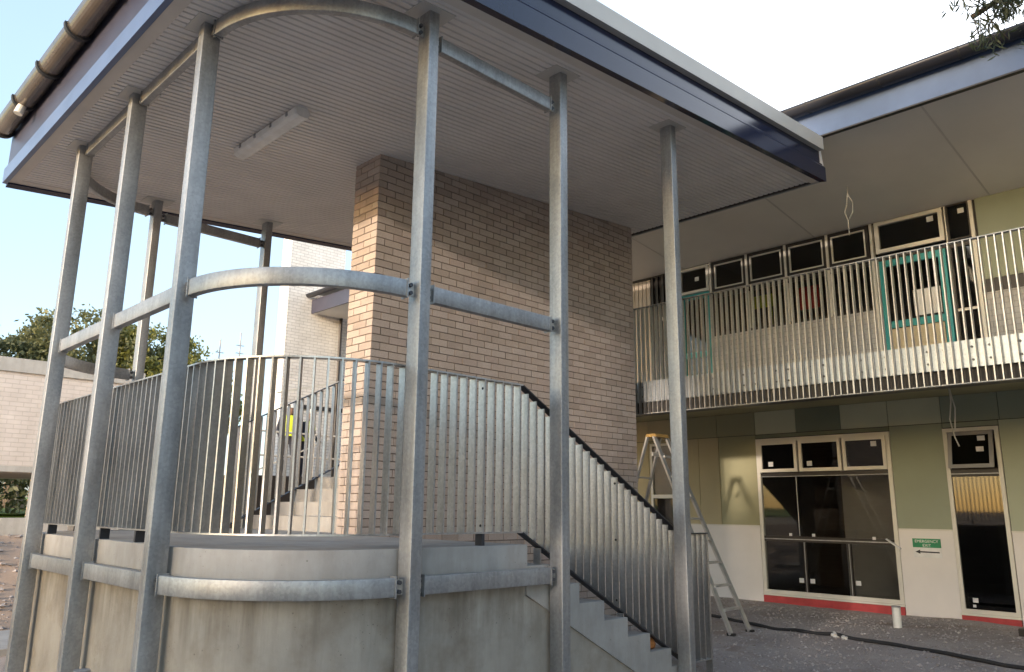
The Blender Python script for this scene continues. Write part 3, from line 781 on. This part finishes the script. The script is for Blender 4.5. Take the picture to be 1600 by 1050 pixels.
# ---- upper floor glazing
def hi_sash(y0, y1, z0, z1, fm, fw, g='glass', nm='highlight_window'):
    W = window(y0, y1, z0, z1, None, fw, fm, name=nm)
    pane(W, y0 + fw, y1 - fw, z0 + fw, z1 - fw, g); return W
U = hi_sash(3.345, 4.02, 5.80, 6.33, 'frame_white', .055); sticker(U, 3.62, 6.08, .09)
for a, b in ((2.555, 3.255), (1.785, 2.505), (1.015, 1.735), (.285, .965)):
    U = window(a, b, 5.74, 6.33, None, .05, 'frame_dark', name='highlight_window')
    ringsub(U, 'sash', 'frame_white', a + .05, b - .05, 5.79, 6.27, .022, XF - .03, XF + .005)
    pane(U, a + .072, b - .072, 5.812, 6.248)
for y in (3.3, 2.53, 1.76, .99, .235): bx('mullion', 'frame_white', XF - .03, y - .022, 4.86 if y > .5 else FL, XF + .05, y + .022, 6.335)
U = hi_sash(-.87, .18, 5.795, 6.34, 'frame_white', .065); sticker(U, -.68, 6.2, .1)
U = hi_sash(-1.245, -.925, 5.76, 6.34, 'frame_dark', .02); sticker(U, -1.13, 6.22, .09)
bx('mullion', 'frame_white', XF - .03, -1.30, FL, XF + .05, -1.25, 6.34)
bx('mullion', 'frame_white', XF - .02, -.915, FL, XF + .05, -.895, 6.34)
bx('head_strip', 'frame_dark', XF - .01, -1.25, 5.665, XF + .05, .21, 5.735)
bx('head_strip', 'frame_dark', XF - .012, .285, 5.66, XF + .05, 3.27, 5.735)
# long window above the block dado
U = window(.27, 3.27, 4.86, 5.655, None, .04, 'frame_dark', name='ribbon_window')
pane(U, .31, 3.23, 4.9, 5.615)
bx('block_dado', 'block', XF - .02, .26, FL - .02, XF + .012, 3.28, 4.855)
# teal doors
def door(y0, y1, zt, label, rail):
    d = window(y0, y1, FL + .01, zt, None, .11, 'teal', name='door', depth=.06)
    d['label'] = label
    subbox('mid_rail', 'teal', d, XF - .018, y0 + .11, rail, XF + .035, y1 - .11, rail + .11)
    pane(d, y0 + .11, y1 - .11, rail + .11, zt - .11)
    pane(d, y0 + .11, y1 - .11, FL + .12, rail)
    subbox('handle', 'galv', d, XF - .06, y0 + .04, rail - .05, XF - .021, y0 + .065, rail + .2)
    return d
D1 = door(-.855, .195, 5.655, 'teal framed glass door with papers stuck on it', 4.51)
subbox('notice', 'paper', D1, XF + .004, -.72, 4.66, XF + .006, -.32, 5.08)
subbox('protective_sheet', 'tan_paper', D1, XF + .004, -.73, 3.7, XF + .006, .06, 4.5)
D2 = door(3.345, 4.02, 5.78, 'teal framed door partly hidden behind the rightmost steel post', 4.5)
U = window(-1.245, -.92, FL + .02, 5.66, None, .02, 'frame_dark', name='side_window')
pane(U, -1.225, -.94, FL + .05, 4.62); pane(U, -1.225, -.94, 4.68, 5.64); subbox('mid_rail', 'frame_white', U, XF - .02, -1.225, 4.62, XF + .03, -.94, 4.66)

# ---- main roof
def mprism(poly, name, mat, smooth=False): return at(MB().loft([[(p[0], y, p[1]) for p in poly] for y in (BY0 - .5, BY1 + .5)]).build(name, M[mat], bld, smooth))
MX = 7.9
def msof(x): return 6.715 + (6.35 - 6.715) * (x - MX) / (XF - MX)
mprism([(MX, msof(MX)), (XF + .02, msof(XF)), (XF + .02, msof(XF) + .02), (MX, msof(MX) + .02)], 'eaves_soffit', 'sheet')
for y in (3.9, 1.2, -1.55, -4.2):
    at(MB().loft([[(x, y + a, msof(x) - b) for a, b in ((-.012, .004), (.012, .004), (.012, -.001), (-.012, -.001))] for x in (MX + .02, XF - .02)]).build('joint_strip', M['trim'], bld))
mprism([(MX - .02, 6.69), (MX + .0, 6.69), (MX + .0, 6.87), (MX - .02, 6.87)], 'fascia_lower', 'navy_light')
mprism([(MX - .012, 6.873), (MX + .0, 6.873), (MX + .0, 7.2), (MX - .012, 7.2)], 'fascia_upper', 'navy_light')
mprism([(MX - .025, 6.668), (MX + .05, 6.668), (MX + .05, 6.688), (MX - .025, 6.688)], 'fascia_drip', 'frame_dark')
gut2 = mprism(trough(MX - .125, 7.14, .115, .006), 'gutter', 'gutter', True)
for y in (-.22, -1.18, -2.13, -3.1, 1.0):
    o = MB().loft([[(p[0], yy, p[1]) for p in trough(MX - .125, 7.14, .12, .01)] for yy in (y, y + .03)]).build('gutter_strap', M['black']); o.parent = gut2
mprism([(MX - .02, 7.2), (XF + 3.4, 7.0), (XF + 3.4, 7.05), (MX - .02, 7.25)], 'roof_sheet', 'cap')
at(MB().prism([(7.80, 6.05), (8.0, 6.13), (7.86, 6.62), (7.80, 6.62)], 'y', -.262, -.25).build('end_flashing', M['white_render'], bld))

# ------------------------------------------------------------------ walkway balustrade
wb = empty('walkway_balustrade', 'long balustrade of thin upright bars along the upper walkway', 'balustrade', (XB, 0, 3.04))
y = 3.02; k = 0
while y > -4.2:
    h = 1.67
    wide = (k % 13 == 4)
    fin(wb, XB - .045, y, 3.052, h, 0, 'stanchion' if wide else 'baluster', 'galv_dark', .065, .02 if wide else .013)
    y -= .082; k += 1
at(MB().box(XB - .08, -4.3, 4.722, XB - .01, 3.06, 4.734).build('top_bar', M['galv'], wb))
at(MB().box(XB - .08, -4.3, 3.04, XB - .01, 3.06, 3.051).build('bottom_bar', M['galv'], wb))

# ------------------------------------------------------------------ emergency sign
def text(parent, body, size, loc, mat, rot, ax='CENTER', depth=.0008):
    cu = bpy.data.curves.new('lettering', 'FONT'); cu.body = body; cu.size = size; cu.align_x = ax; cu.extrude = depth; cu.resolution_u = 3
    t = bpy.data.objects.new('tmp', cu); C.objects.link(t)
    dg = bpy.context.evaluated_depsgraph_get(); me = bpy.data.meshes.new_from_object(t.evaluated_get(dg))
    bpy.data.objects.remove(t); me.materials.clear(); me.materials.append(mat)
    o = link('lettering', me, parent, loc); o.rotation_euler = rot; return o
XS = XF - .016
sg = empty('emergency_sign', 'small green sign with white lettering and arrow on the white wall', 'sign', (XS, -.147, .95))
sg_rot = (R(90), 0, R(-90))
MB().box(-.006, -.198, .14, 0, .198, .27).build('green_plate', M['sign_green'], sg)
MB().box(-.005, -.198, -.005, 0, .198, .138).build('white_plate', M['white'], sg)
text(sg, 'EMERGENCY', .058, (-.0072, 0, .212), M['white'], sg_rot)
text(sg, 'EXIT', .058, (-.0072, 0, .152), M['white'], sg_rot)
MB().loft([[(x, y, z) for y, z in ((-.17, .062), (.10, .066), (.10, .045), (.17, .076), (.10, .107), (.10, .086), (-.17, .082))] for x in (-.0065, -.0051)]).build('arrow', M['ink'], sg)

# ------------------------------------------------------------------ coloured boards seen in the upstairs room
def board(mat, y0, y1, z0, z1, label):
    t = MB().box(0, y0, z0 - 3.56, .03, y1, z1 - 3.56)
    t.box(.03, y0 + .05, 0, .06, y0 + .09, z0 + .1 - 3.56); t.box(.03, y1 - .09, 0, .06, y1 - .05, z0 + .1 - 3.56)
    return tag(t.build('display_board', M[mat], None, loc=(XF + .45, 0, 3.56)), label, 'board')
board('red_cloth', 1.40, 1.76, 5.2, 5.62, 'red board behind the upstairs window glass')
board('hivis', 2.28, 2.78, 5.38, 5.62, 'lime green board behind the upstairs window glass')

# ------------------------------------------------------------------ hanging cables
def cable(pts, r, label):
    p0 = Vector(pts[0][0]); t = MB()
    for seg in pts: t.path([Vector(q) - p0 for q in seg], r, 6)
    return tag(t.build('hanging_cable', M['frame_white'], None, True, p0), label, 'cable')
cable([[(9.5, .03, msof(9.5)), (9.5, .03, 6.42), (9.5, .06, 6.25), (9.5, .10, 6.12), (9.5, .06, 5.98), (9.5, .06, 5.74)],
       [(9.5, .03, 6.4), (9.5, -.03, 6.25), (9.5, -.02, 6.1), (9.5, .05, 5.98)]], .009, 'loose white cable hanging from the eaves ceiling')
cable([[(9.6, -1.05, 3.35), (9.6, -1.06, 3.1), (9.6, -1.02, 2.85), (9.6, -1.06, 2.6), (9.6, -1.1, 2.48)],
       [(9.6, -1.05, 3.3), (9.6, -1.1, 3.0), (9.6, -1.07, 2.7)]], .009, 'loose white cable hanging below the walkway slab')

# ------------------------------------------------------------------ step ladder
lad = empty('step_ladder', 'tall aluminium step ladder with yellow top by the mustard wall', 'ladder', (7.65, 2.2, gh(7.65, 2.2)))
def ladder():
    lx0, lx1 = 7.42, 7.9; ax0, ax1 = 7.5, 7.82; ya, za = 2.40, 2.66
    yf, yr = 1.2, 3.35; zg = gh(7.65, 2) + .01
    front = []; 
    for x, a in ((lx0, ax0), (lx1, ax1)):
        at(MB().bar((x, yf, zg), (a, ya - .04, za), .03, .075, (1, 0, 0)).build('front_rail', M['alu'], lad))
        at(MB().bar((x, yr, zg), (a, ya + .08, za), .028, .05, (1, 0, 0)).build('rear_rail', M['alu'], lad))
        for yy in (yf, yr): at(MB().box(x - .03, yy - .05, zg - .03, x + .03, yy + .05, zg + .02).build('rubber_foot', M['black'], lad))
        at(MB().bar((x * .5 + a * .5, (yf + ya) / 2, za * .45 + .05), (x * .5 + a * .5, (yr + ya) / 2, za * .45 + .05), .012, .02).build('spreader', M['alu'], lad))
    for k in range(1, 9):
        f = k / 9; y = yf + (ya - .04 - yf) * f; z = zg + (za - zg) * f; e = (ax0 - lx0) * f
        at(MB().box(lx0 + e + .016, y - .045, z - .015, lx1 - e - .016, y + .045, z + .012).build('tread', M['alu'], lad))
    for k in (1, 3, 5, 7):
        f = k / 9; y = yr + (ya + .08 - yr) * f; z = zg + (za - zg) * f; e = (ax0 - lx0) * f
        at(MB().box(lx0 + e + .016, y - .012, z - .012, lx1 - e - .016, y + .012, z + .012).build('brace', M['alu'], lad))
    at(MB().loft([[(x, ya + .02 + a, za + b) for a, b in ((-.1, 0), (.1, 0), (.08, .045), (-.08, .045))] for x in (ax0 + .0, ax1 - .0)]).build('top_cap', M['yellow'], lad))
    at(MB().box(ax0 + .02, ya + .0, za - .28, ax1 - .02, ya + .03, za - .22).build('hinge_band', M['alu'], lad))
ladder()

# ------------------------------------------------------------------ small things on the ground
pts = [(8.7 - i * .12, 3.9 - i * .235, 0) for i in range(0, 8)]
pts = [(9.2, 3.6), (8.7, 2.5), (8.32, 1.35), (8.2, .6), (8.16, .04), (8.05, -.8), (7.74, -1.99), (7.3, -3.2), (6.9, -4.5)]
fine = []
for i in range(len(pts) - 1):
    for k in range(6):
        t = k / 6; x = pts[i][0] * (1 - t) + pts[i + 1][0] * t; y = pts[i][1] * (1 - t) + pts[i + 1][1] * t
        fine.append((x - 8.2, y, ghn(x, y) + .022 + .006 * math.sin(i + k)))
tag(MB().path(fine, .022, 8).build('poly_pipe', M['black'], None, True, (8.2, 0, 0)), 'long black poly pipe lying across the gravel', 'pipe')
stub = empty('pipe_stub', 'short white pipe stub standing out of the gravel', 'pipe', (9.42, -.15, gh(9.4, 0)))
MB().tube((0, 0, -.1), (0, 0, .27), .055, None, 20).build('pipe_body', M['pvc'], stub)
MB().tube((0, 0, .27), (0, 0, .285), .06, None, 20).build('pipe_cap', M['frame_grey'], stub)
tag(MB().loft([[(-.5, 0, 0), (-.5, .12, 0), (-.5, .12, .09), (-.5, 0, .09)], [(.3, -.1, 0), (.3, .04, 0), (.3, .04, .09), (.3, -.1, .09)]]).build('timber_offcut', M['frame_dark'], None, loc=(10.3, -1.6, gh(10.3, -1.6))), 'dark timber offcut on the ground at the right edge', 'timber')
def rock(loc, r, label, mat='conc_pale'):
    bm = bmesh.new(); bmesh.ops.create_icosphere(bm, subdivisions=2, radius=r)
    for v in bm.verts: v.co *= 1 + .35 * noise.noise(v.co * (2.2 / r) + Vector(loc)); v.co.z *= .7
    me = bpy.data.meshes.new('rock'); bm.to_mesh(me); bm.free(); me.materials.append(M[mat])
    return tag(link('rock', me, None, loc), label, 'rock')
rock((8.18, .17, gh(8.2, .2) + .03), .06, 'larger pale stone lying against the black pipe')
rock((8.12, .03, gh(8.2, .2) + .02), .042, 'smaller pale stone beside the larger one at the black pipe')
rock((7.4, 1.9, gh(7.4, 1.9) + .02), .12, 'flat pale stone on the ground behind the step ladder')
g = rock((4.33, .30, LAND - RI * 6 + .05), .085, 'crumpled orange brown glove on a lower stair tread', 'orange'); g.name = 'work_glove'; g['category'] = 'glove'
cap = empty('capped_pipe', 'round grey pipe top at the bottom edge beside the left posts', 'pipe', (-.15, 1.86, gh(0, 1.9)))
MB().tube((0, 0, -.1), (0, 0, .485), .05, None, 20).build('pipe_body', M['galv'], cap)
MB().tube((0, 0, .485), (0, 0, .505), .056, None, 20).build('pipe_cap', M['frame_grey'], cap)

# ------------------------------------------------------------------ background buildings
tw = empty('brick_tower', 'tall pale brick tower wall behind the landing, brightly lit at top', 'building', (9.1, 15, 0))
at(MB().box(8.23, 15, 0, 10.0, 15.5, 9.9).build('tower_wall', M['tower_brick'], tw))
at(MB().box(10.0, 15.12, 0, 16, 15.5, 7.4).build('side_wall', M['tower_brick'], tw))
at(MB().tube((9.95, 14.93, 1), (9.93, 14.93, 7.1), .045, None, 10).build('downpipe', M['frame_dark'], tw))
at(MB().box(8.4, 14.96, 4.25, 10.2, 14.99, 4.36).build('dark_ledge', M['frame_dark'], tw))
at(MB().bar((7.9, 14.6, 4.55), (10.3, 14.6, 5.2), .05, .05).build('handrail', M['frame_white'], tw))
aw = empty('awning_roof', 'small navy edged awning roof projecting from the pale brick tower', 'roof', (9.5, 14.2, 6.6))
at(MB().box(9.005, 9.5, 6.99, 12.5, 14.94, 7.05).build('awning_soffit', M['sheet'], aw))
at(MB().box(8.955, 9.5, 6.96, 9.0, 14.96, 7.36).build('fascia', M['mauve'], aw))
at(MB().loft([[(p[0], y, p[1]) for p in trough(8.85, 7.5, .1, .006)] for y in (9.5, 14.97)]).build('gutter', M['gutter'], aw, True))
at(MB().prism([(8.9, 7.52), (12.5, 7.8), (12.5, 7.86), (8.9, 7.58)], 'y', 9.5, 14.94).build('roof_sheet', M['cap'], aw))
dk = empty('raised_deck', 'raised concrete deck with white railing behind the upper flight', 'deck', (8.5, 13, 0))
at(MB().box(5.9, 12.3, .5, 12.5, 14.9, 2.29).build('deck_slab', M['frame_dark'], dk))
for k in range(6): at(MB().tube((6.0 + k * .9, 12.4, 2.29), (6.0 + k * .9, 12.4, 3.3), .02, None, 8).build('railing_post', M['frame_white'], dk))
for z in (2.75, 3.3): at(MB().tube((5.98, 12.4, z), (10.6, 12.4, z), .022, None, 8).build('rail', M['frame_white'], dk))
at(MB().bar((6.4, 12.45, 2.4), (8.2, 12.45, 3.2), .03, .03).build('brace', M['frame_white'], dk))
lbd = empty('low_brick_building', 'low pinkish brick building on piers with pale coping at far left', 'building', (-2, 13, 1))
at(MB().box(-9, 13, 2.31, 3.9, 18, 4.1).build('brick_wall', M['pink_brick'], lbd))
at(MB().box(-9.04, 12.96, 4.102, 3.94, 18.04, 4.37).build('coping', M['conc_pale'], lbd))
at(MB().box(-9.02, 12.98, 2.2, 3.92, 18.02, 2.308).build('underside_slab', M['conc_pale'], lbd))
for x in (-6, -2.2, 3.2):
    for y in (13.2, 17.4): at(MB().box(x, y, .6, x + .4, y + .4, 2.198).build('pier', M['pink_brick'], lbd))
at(MB().tube((3.05, 12.9, 2.4), (3.05, 12.9, 4.0), .03, None, 8).build('downpipe', M['frame_dark'], lbd))
kb = MB().box(-12, 12.0, .6, 5.4, 12.25, 1.36).build('retaining_kerb', M['conc_pale']); tag(kb, 'long low pale concrete kerb wall above the dirt bank', 'wall')
sl = MB().box(-.8, 5.9, -.1, .9, 7.4, .06).build('concrete_path', M['conc']); tag(sl, 'pale concrete slab at the foot of the dirt bank', kind='structure')
for i, (x, y, zt, lbl) in enumerate(((12.16, 28, 8.66, 'shorter of two thin masts rising behind the balustrade'), (13.06, 28, 9.1, 'taller of two thin masts rising behind the balustrade'))):
    t = MB().tube((0, 0, 0), (0, 0, zt - 1), .05, .03, 8)
    for k in range(4): t.box(-.18, -.02, zt - 1.6 - k * .35, .18, .02, zt - 1.57 - k * .35)
    tag(t.build('antenna_mast', M['frame_grey'], None, loc=(x, y, 1)), lbl, 'mast', 'thin masts on the skyline')

# ------------------------------------------------------------------ trees
def leaf(mb, p, s, asp=.45, droop=0):
    d = Vector((random.gauss(0, 1), random.gauss(0, 1), random.gauss(0, 1) - droop)).normalized()
    u = d.orthogonal().normalized(); u = (Matrix.Rotation(random.uniform(0, 6.28), 3, d) @ u)
    a = d * s * .5; b = u * s * asp * .5; n = len(mb.v)
    mb.v += [tuple(p - a), tuple(p + b), tuple(p + a), tuple(p - b)]; mb.f.append((n, n + 1, n + 2, n + 3))
def tree(name, base, trunk_h, tr, blobs, count, size, mat, label, seed, asp=.5, droop=0, tops=None):
    random.seed(seed)
    t = empty(name, label, 'tree', base)
    mb = MB(); top = Vector((0, 0, trunk_h))
    mb.loft([[(r * math.cos(a) + ox, r * math.sin(a), z) for a in [2 * math.pi * i / 9 for i in range(9)]] for r, z, ox in ((tr * 1.5, -.2, 0), (tr, .4, 0), (tr * .85, trunk_h * .6, .12), (tr * .7, trunk_h, 0))])
    for c, rad in blobs:
        c = Vector(c); mid = top.lerp(c, .5) + Vector((random.uniform(-.3, .3), random.uniform(-.3, .3), .2))
        mb.tube(top - Vector((0, 0, .2)), mid, tr * .5, tr * .33, 7); mb.tube(mid, c, tr * .33, tr * .12, 6)
        for _ in range(3):
            e = c + Vector((random.uniform(-1, 1), random.uniform(-1, 1), random.uniform(-.4, .8))) * rad * .8
            mb.tube(c.lerp(mid, .3), e, tr * .14, tr * .04, 5)
    mb.build('trunk', M['bark'], t)
    cr = MB(); tot = sum(r ** 2 for _, r in blobs)
    for c, rad in blobs:
        c = Vector(c); clumps = []
        for _ in range(max(6, int(26 * rad ** 1.2))):
            v = Vector((random.gauss(0, 1), random.gauss(0, 1), random.gauss(0, 1))).normalized() * rad * random.uniform(.55, 1.05); v.z *= .75
            clumps.append((c + v, rad * random.uniform(.16, .32)))
        n = int(count * rad ** 2 / tot)
        for _ in range(n):
            cc, r = random.choice(clumps)
            v = Vector((random.gauss(0, 1), random.gauss(0, 1), random.gauss(0, .7))) * r * .55
            leaf(cr, cc + v, size * random.uniform(.6, 1.3), asp, droop)
    cr.build('crown', M[mat], t)
    return t
tree('broad_tree', (5.4, 29, 1.6), 3.4, .35, [((-2.4, 0, 5.0), 1.7), ((-.4, 1, 5.3), 1.9), ((1.5, 0, 5.9), 1.9), ((-4.6, 1, 4.3), 1.9), ((3.0, -.5, 5.6), 1.6), ((-1.8, -1.2, 3.6), 1.8), ((.8, -1, 3.8), 1.8), ((-4.2, -.8, 3.0), 1.6)], 42000, .2, 'leaf_dark', 'dark green broad tree rising behind the low brick building', 11)
tree('broad_tree', (10.7, 28, 1.6), 2.8, .28, [((-1.5, 0, 6.2), 1.4), ((-.3, 0, 5.6), 1.5), ((.9, .3, 4.7), 1.4), ((1.7, .3, 3.8), 1.2), ((-1.8, -.5, 4.6), 1.5), ((0, -.6, 4.0), 1.5), ((-1.5, 0, 3.2), 1.3)], 26000, .18, 'leaf_gold', 'yellow green tree seen between the posts left of the brick tower', 12)
tree('young_tree', (2.05, 20.5, 1.2), 1.6, .13, [((-.9, 0, 2.4), .9), ((.7, .2, 2.3), .8), ((0, 0, 3.0), 1.0)], 6000, .16, 'leaf_dark', 'small tree with grey trunk seen under the low brick building', 13)
tree('unseen_shade_tree', (-13.5, -5.4, -.1), 3.4, .35, [((0, -2.4, 5.2), 2.0), ((.4, 0, 5.0), 2.1), ((-.4, 1.6, 5.8), 1.7), ((0, -1.4, 7.6), 2.2), ((.2, .8, 7.8), 2.1), ((0, -3.0, 7.0), 1.9), ((0, 0, 9.4), 1.9), ((0, -2.2, 9.2), 1.7), ((.3, 3.6, 4.9), 1.3), ((.2, 2.6, 7.6), 1.6)], 36000, .34, 'leaf_dark', 'dense bushy unseen tree shaped to shade the facade, behind the camera', 14)  # unseen tree, its crown blobs shaped to shade the facade
tree('unseen_shade_tree', (3.5, -13.5, -.1), 2.4, .32, [((0, 0, 5.0), 2.6), ((-2.6, .4, 4.2), 2.2), ((2.4, .2, 4.4), 2.2), ((.2, .4, 2.4), 2.0), ((-2, .6, 2.0), 1.6), ((2.2, .6, 2.2), 1.7)], 16000, .36, 'leaf_dark', 'wide dark unseen tree added to darken reflections, behind the camera', 15)  # added out of view to darken reflections in bars, posts and glass
tree('unseen_shade_tree', (10.5, -13.0, -.1), 2.6, .3, [((0, 0, 5.2), 2.6), ((-2.6, .4, 4.4), 2.0), ((2.4, .2, 4.4), 2.2), ((.2, .4, 2.4), 2.0), ((-2.4, .6, 2.2), 1.6), ((2.4, .6, 2.2), 1.7)], 16000, .36, 'leaf_dark', 'wide dark unseen tree added to darken reflections, beyond the gum tree on the right', 16)  # second added tree, an unseen dark backdrop for the steel to reflect
random.seed(30); hg = MB()
for _ in range(15000):
    p = Vector((random.gauss(-20, .7), random.uniform(-18, 1.6), 0)); p.z = gh(p.x, p.y) + random.uniform(0, 1) ** .8 * (4.6 + .5 * noise.noise(Vector((p.y * .6, 0, 7)))); leaf(hg, p, random.uniform(.3, .6), .55)
tag(hg.build('hedge', M['leaf_dark']), 'tall unseen hedge added to block low sun, far behind the camera', 'hedge')  # added out of view, sized to keep low sun off the plinth
random.seed(31); hg = MB()
for _ in range(9000):
    p = Vector((random.uniform(-6, 7), random.gauss(25.5, .5), 0)); p.z = gh(p.x, p.y) + random.uniform(0, 1) ** .7 * (2.1 + .5 * noise.noise(Vector((p.x * .7, 0, 3)))); leaf(hg, p, random.uniform(.14, .3), .5)
tag(hg.build('hedge', M['leaf_dark']), 'dark green hedge along the far edge of the lawn', 'hedge')
# gum tree at the right, its drooping leaves reach into the frame
random.seed(21)
gt = empty('gum_tree', 'gum tree with slender drooping leaves hanging in at the top right corner', 'tree', (6.9, -5.2, 0))
mb = MB()
mb.path([(0, 0, -.2), (.05, .05, 2), (-.05, .1, 4), (.1, .2, 6), (.1, .3, 7.6)], .14, 9)
limbs = [[(.1, .2, 5.6), (-.05, .9, 6.6), (-.2, 1.6, 7.0), (-.3, 2.2, 6.95), (-.4, 2.65, 6.75)], [(.1, .25, 6.4), (.4, 1.2, 7.2), (.3, 1.9, 7.3), (.1, 2.4, 7.1)], [(.1, .2, 6.0), (.9, -.5, 7.2), (1.4, -.8, 7.8)], [(.1, .3, 7.0), (-.6, -.4, 8.2), (-1, -.8, 8.6)], [(.05, .2, 5.2), (-.2, 1.0, 5.9), (-.15, 1.7, 6.2), (0, 2.15, 6.1)]]
cr = MB()
for lb_ in limbs:
    mb.path(lb_, .03, 7)
    for i in range(1, len(lb_)):
        a, b = Vector(lb_[i - 1]), Vector(lb_[i])
        for _ in range(14):
            p = a.lerp(b, random.random()); q = p + Vector((random.uniform(-.5, .4), random.uniform(-.25, .35), random.uniform(-.35, .3)))
            mb.tube(p, q, .007, .003, 5)
            for _ in range(26):
                leaf(cr, p.lerp(q, random.uniform(.2, 1.1)) + Vector((random.gauss(0, .05), random.gauss(0, .05), random.gauss(-.05, .05))), random.uniform(.09, .17), .17, 1.4)
mb.build('trunk', M['bark'], gt, True); cr.build('crown', M['leaf_gum'], gt)

# ------------------------------------------------------------------ workers on the deck
def worker(loc, rz, label, lean=0):
    pr = empty('person', label, 'person', loc); pr.rotation_euler = (0, 0, rz)
    J = {'pel': (0, 0, .95, .15), 'waist': (0, .0, 1.1, .14), 'chest': (lean * .1, 0, 1.32, .165), 'neck': (lean * .15, 0, 1.48, .06), 'head': (lean * .2, 0, 1.62, .095), 'crown': (lean * .22, 0, 1.71, .07)}
    E = [('pel', 'waist'), ('waist', 'chest'), ('chest', 'neck'), ('neck', 'head'), ('head', 'crown')]
    for s, n in ((1, 'l'), (-1, 'r')):
        J['hip' + n] = (0, s * .1, .88, .1); J['kn' + n] = (.03, s * .12, .5, .065); J['an' + n] = (0, s * .13, .09, .045); J['to' + n] = (.15, s * .15, .04, .04)
        J['sh' + n] = (lean * .12, s * .2, 1.4, .07); J['el' + n] = (.04 + lean * .1, s * .27, 1.14, .048); J['wr' + n] = (.2 + lean * .1, s * .22, .98, .036); J['ha' + n] = (.29 + lean * .1, s * .2, .96, .04)
        E += [('pel', 'hip' + n), ('hip' + n, 'kn' + n), ('kn' + n, 'an' + n), ('an' + n, 'to' + n), ('chest', 'sh' + n), ('sh' + n, 'el' + n), ('el' + n, 'wr' + n), ('wr' + n, 'ha' + n)]
    ks = list(J); me = bpy.data.meshes.new('body'); me.from_pydata([J[k][:3] for k in ks], [(ks.index(a), ks.index(b)) for a, b in E], [])
    me.materials.append(M['navy_cloth']); o = link('body', me, pr)
    sk = o.modifiers.new('skin', 'SKIN')
    for i, k in enumerate(ks): me.skin_vertices[0].data[i].radius = (J[k][3],) * 2
    me.skin_vertices[0].data[0].use_root = True
    sb = o.modifiers.new('sub', 'SUBSURF'); sb.levels = 2; sb.render_levels = 2
    rings = []
    for z, a, b in ((.98, .175, .2), (1.1, .17, .2), (1.3, .19, .22), (1.43, .15, .21), (1.49, .08, .1)):
        rings.append([(a * math.cos(t) + lean * .1 * (z - .95) / .4, b * math.sin(t), z) for t in [2 * math.pi * i / 18 for i in range(18)]])
    MB().loft(rings, False).build('vest', M['hivis'], pr, True)
    fc = MB().loft([[(.1 * r * math.cos(t) + lean * .21, .08 * r * math.sin(t), z) for t in [2 * math.pi * i / 14 for i in range(14)]] for z, r in ((1.5, .7), (1.56, 1.0), (1.64, 1.06), (1.7, .9))]).build('face', M['skin'], pr, True)
    MB().loft([[(.13 * r * math.cos(t) + lean * .21, .115 * r * math.sin(t), z) for t in [2 * math.pi * i / 16 for i in range(16)]] for z, r in ((1.665, 1.25), (1.68, 1.22), (1.69, 1.0), (1.75, .9), (1.79, .55), (1.80, .1))]).build('hard_hat', M['white'], pr, True)
    return pr
worker((7.45, 13.0, 2.29), R(-120), 'person in yellow vest and white helmet, left of two behind the bars')
worker((7.95, 13.1, 2.2), R(-60), 'person in yellow vest, right of two behind the bars', .6)
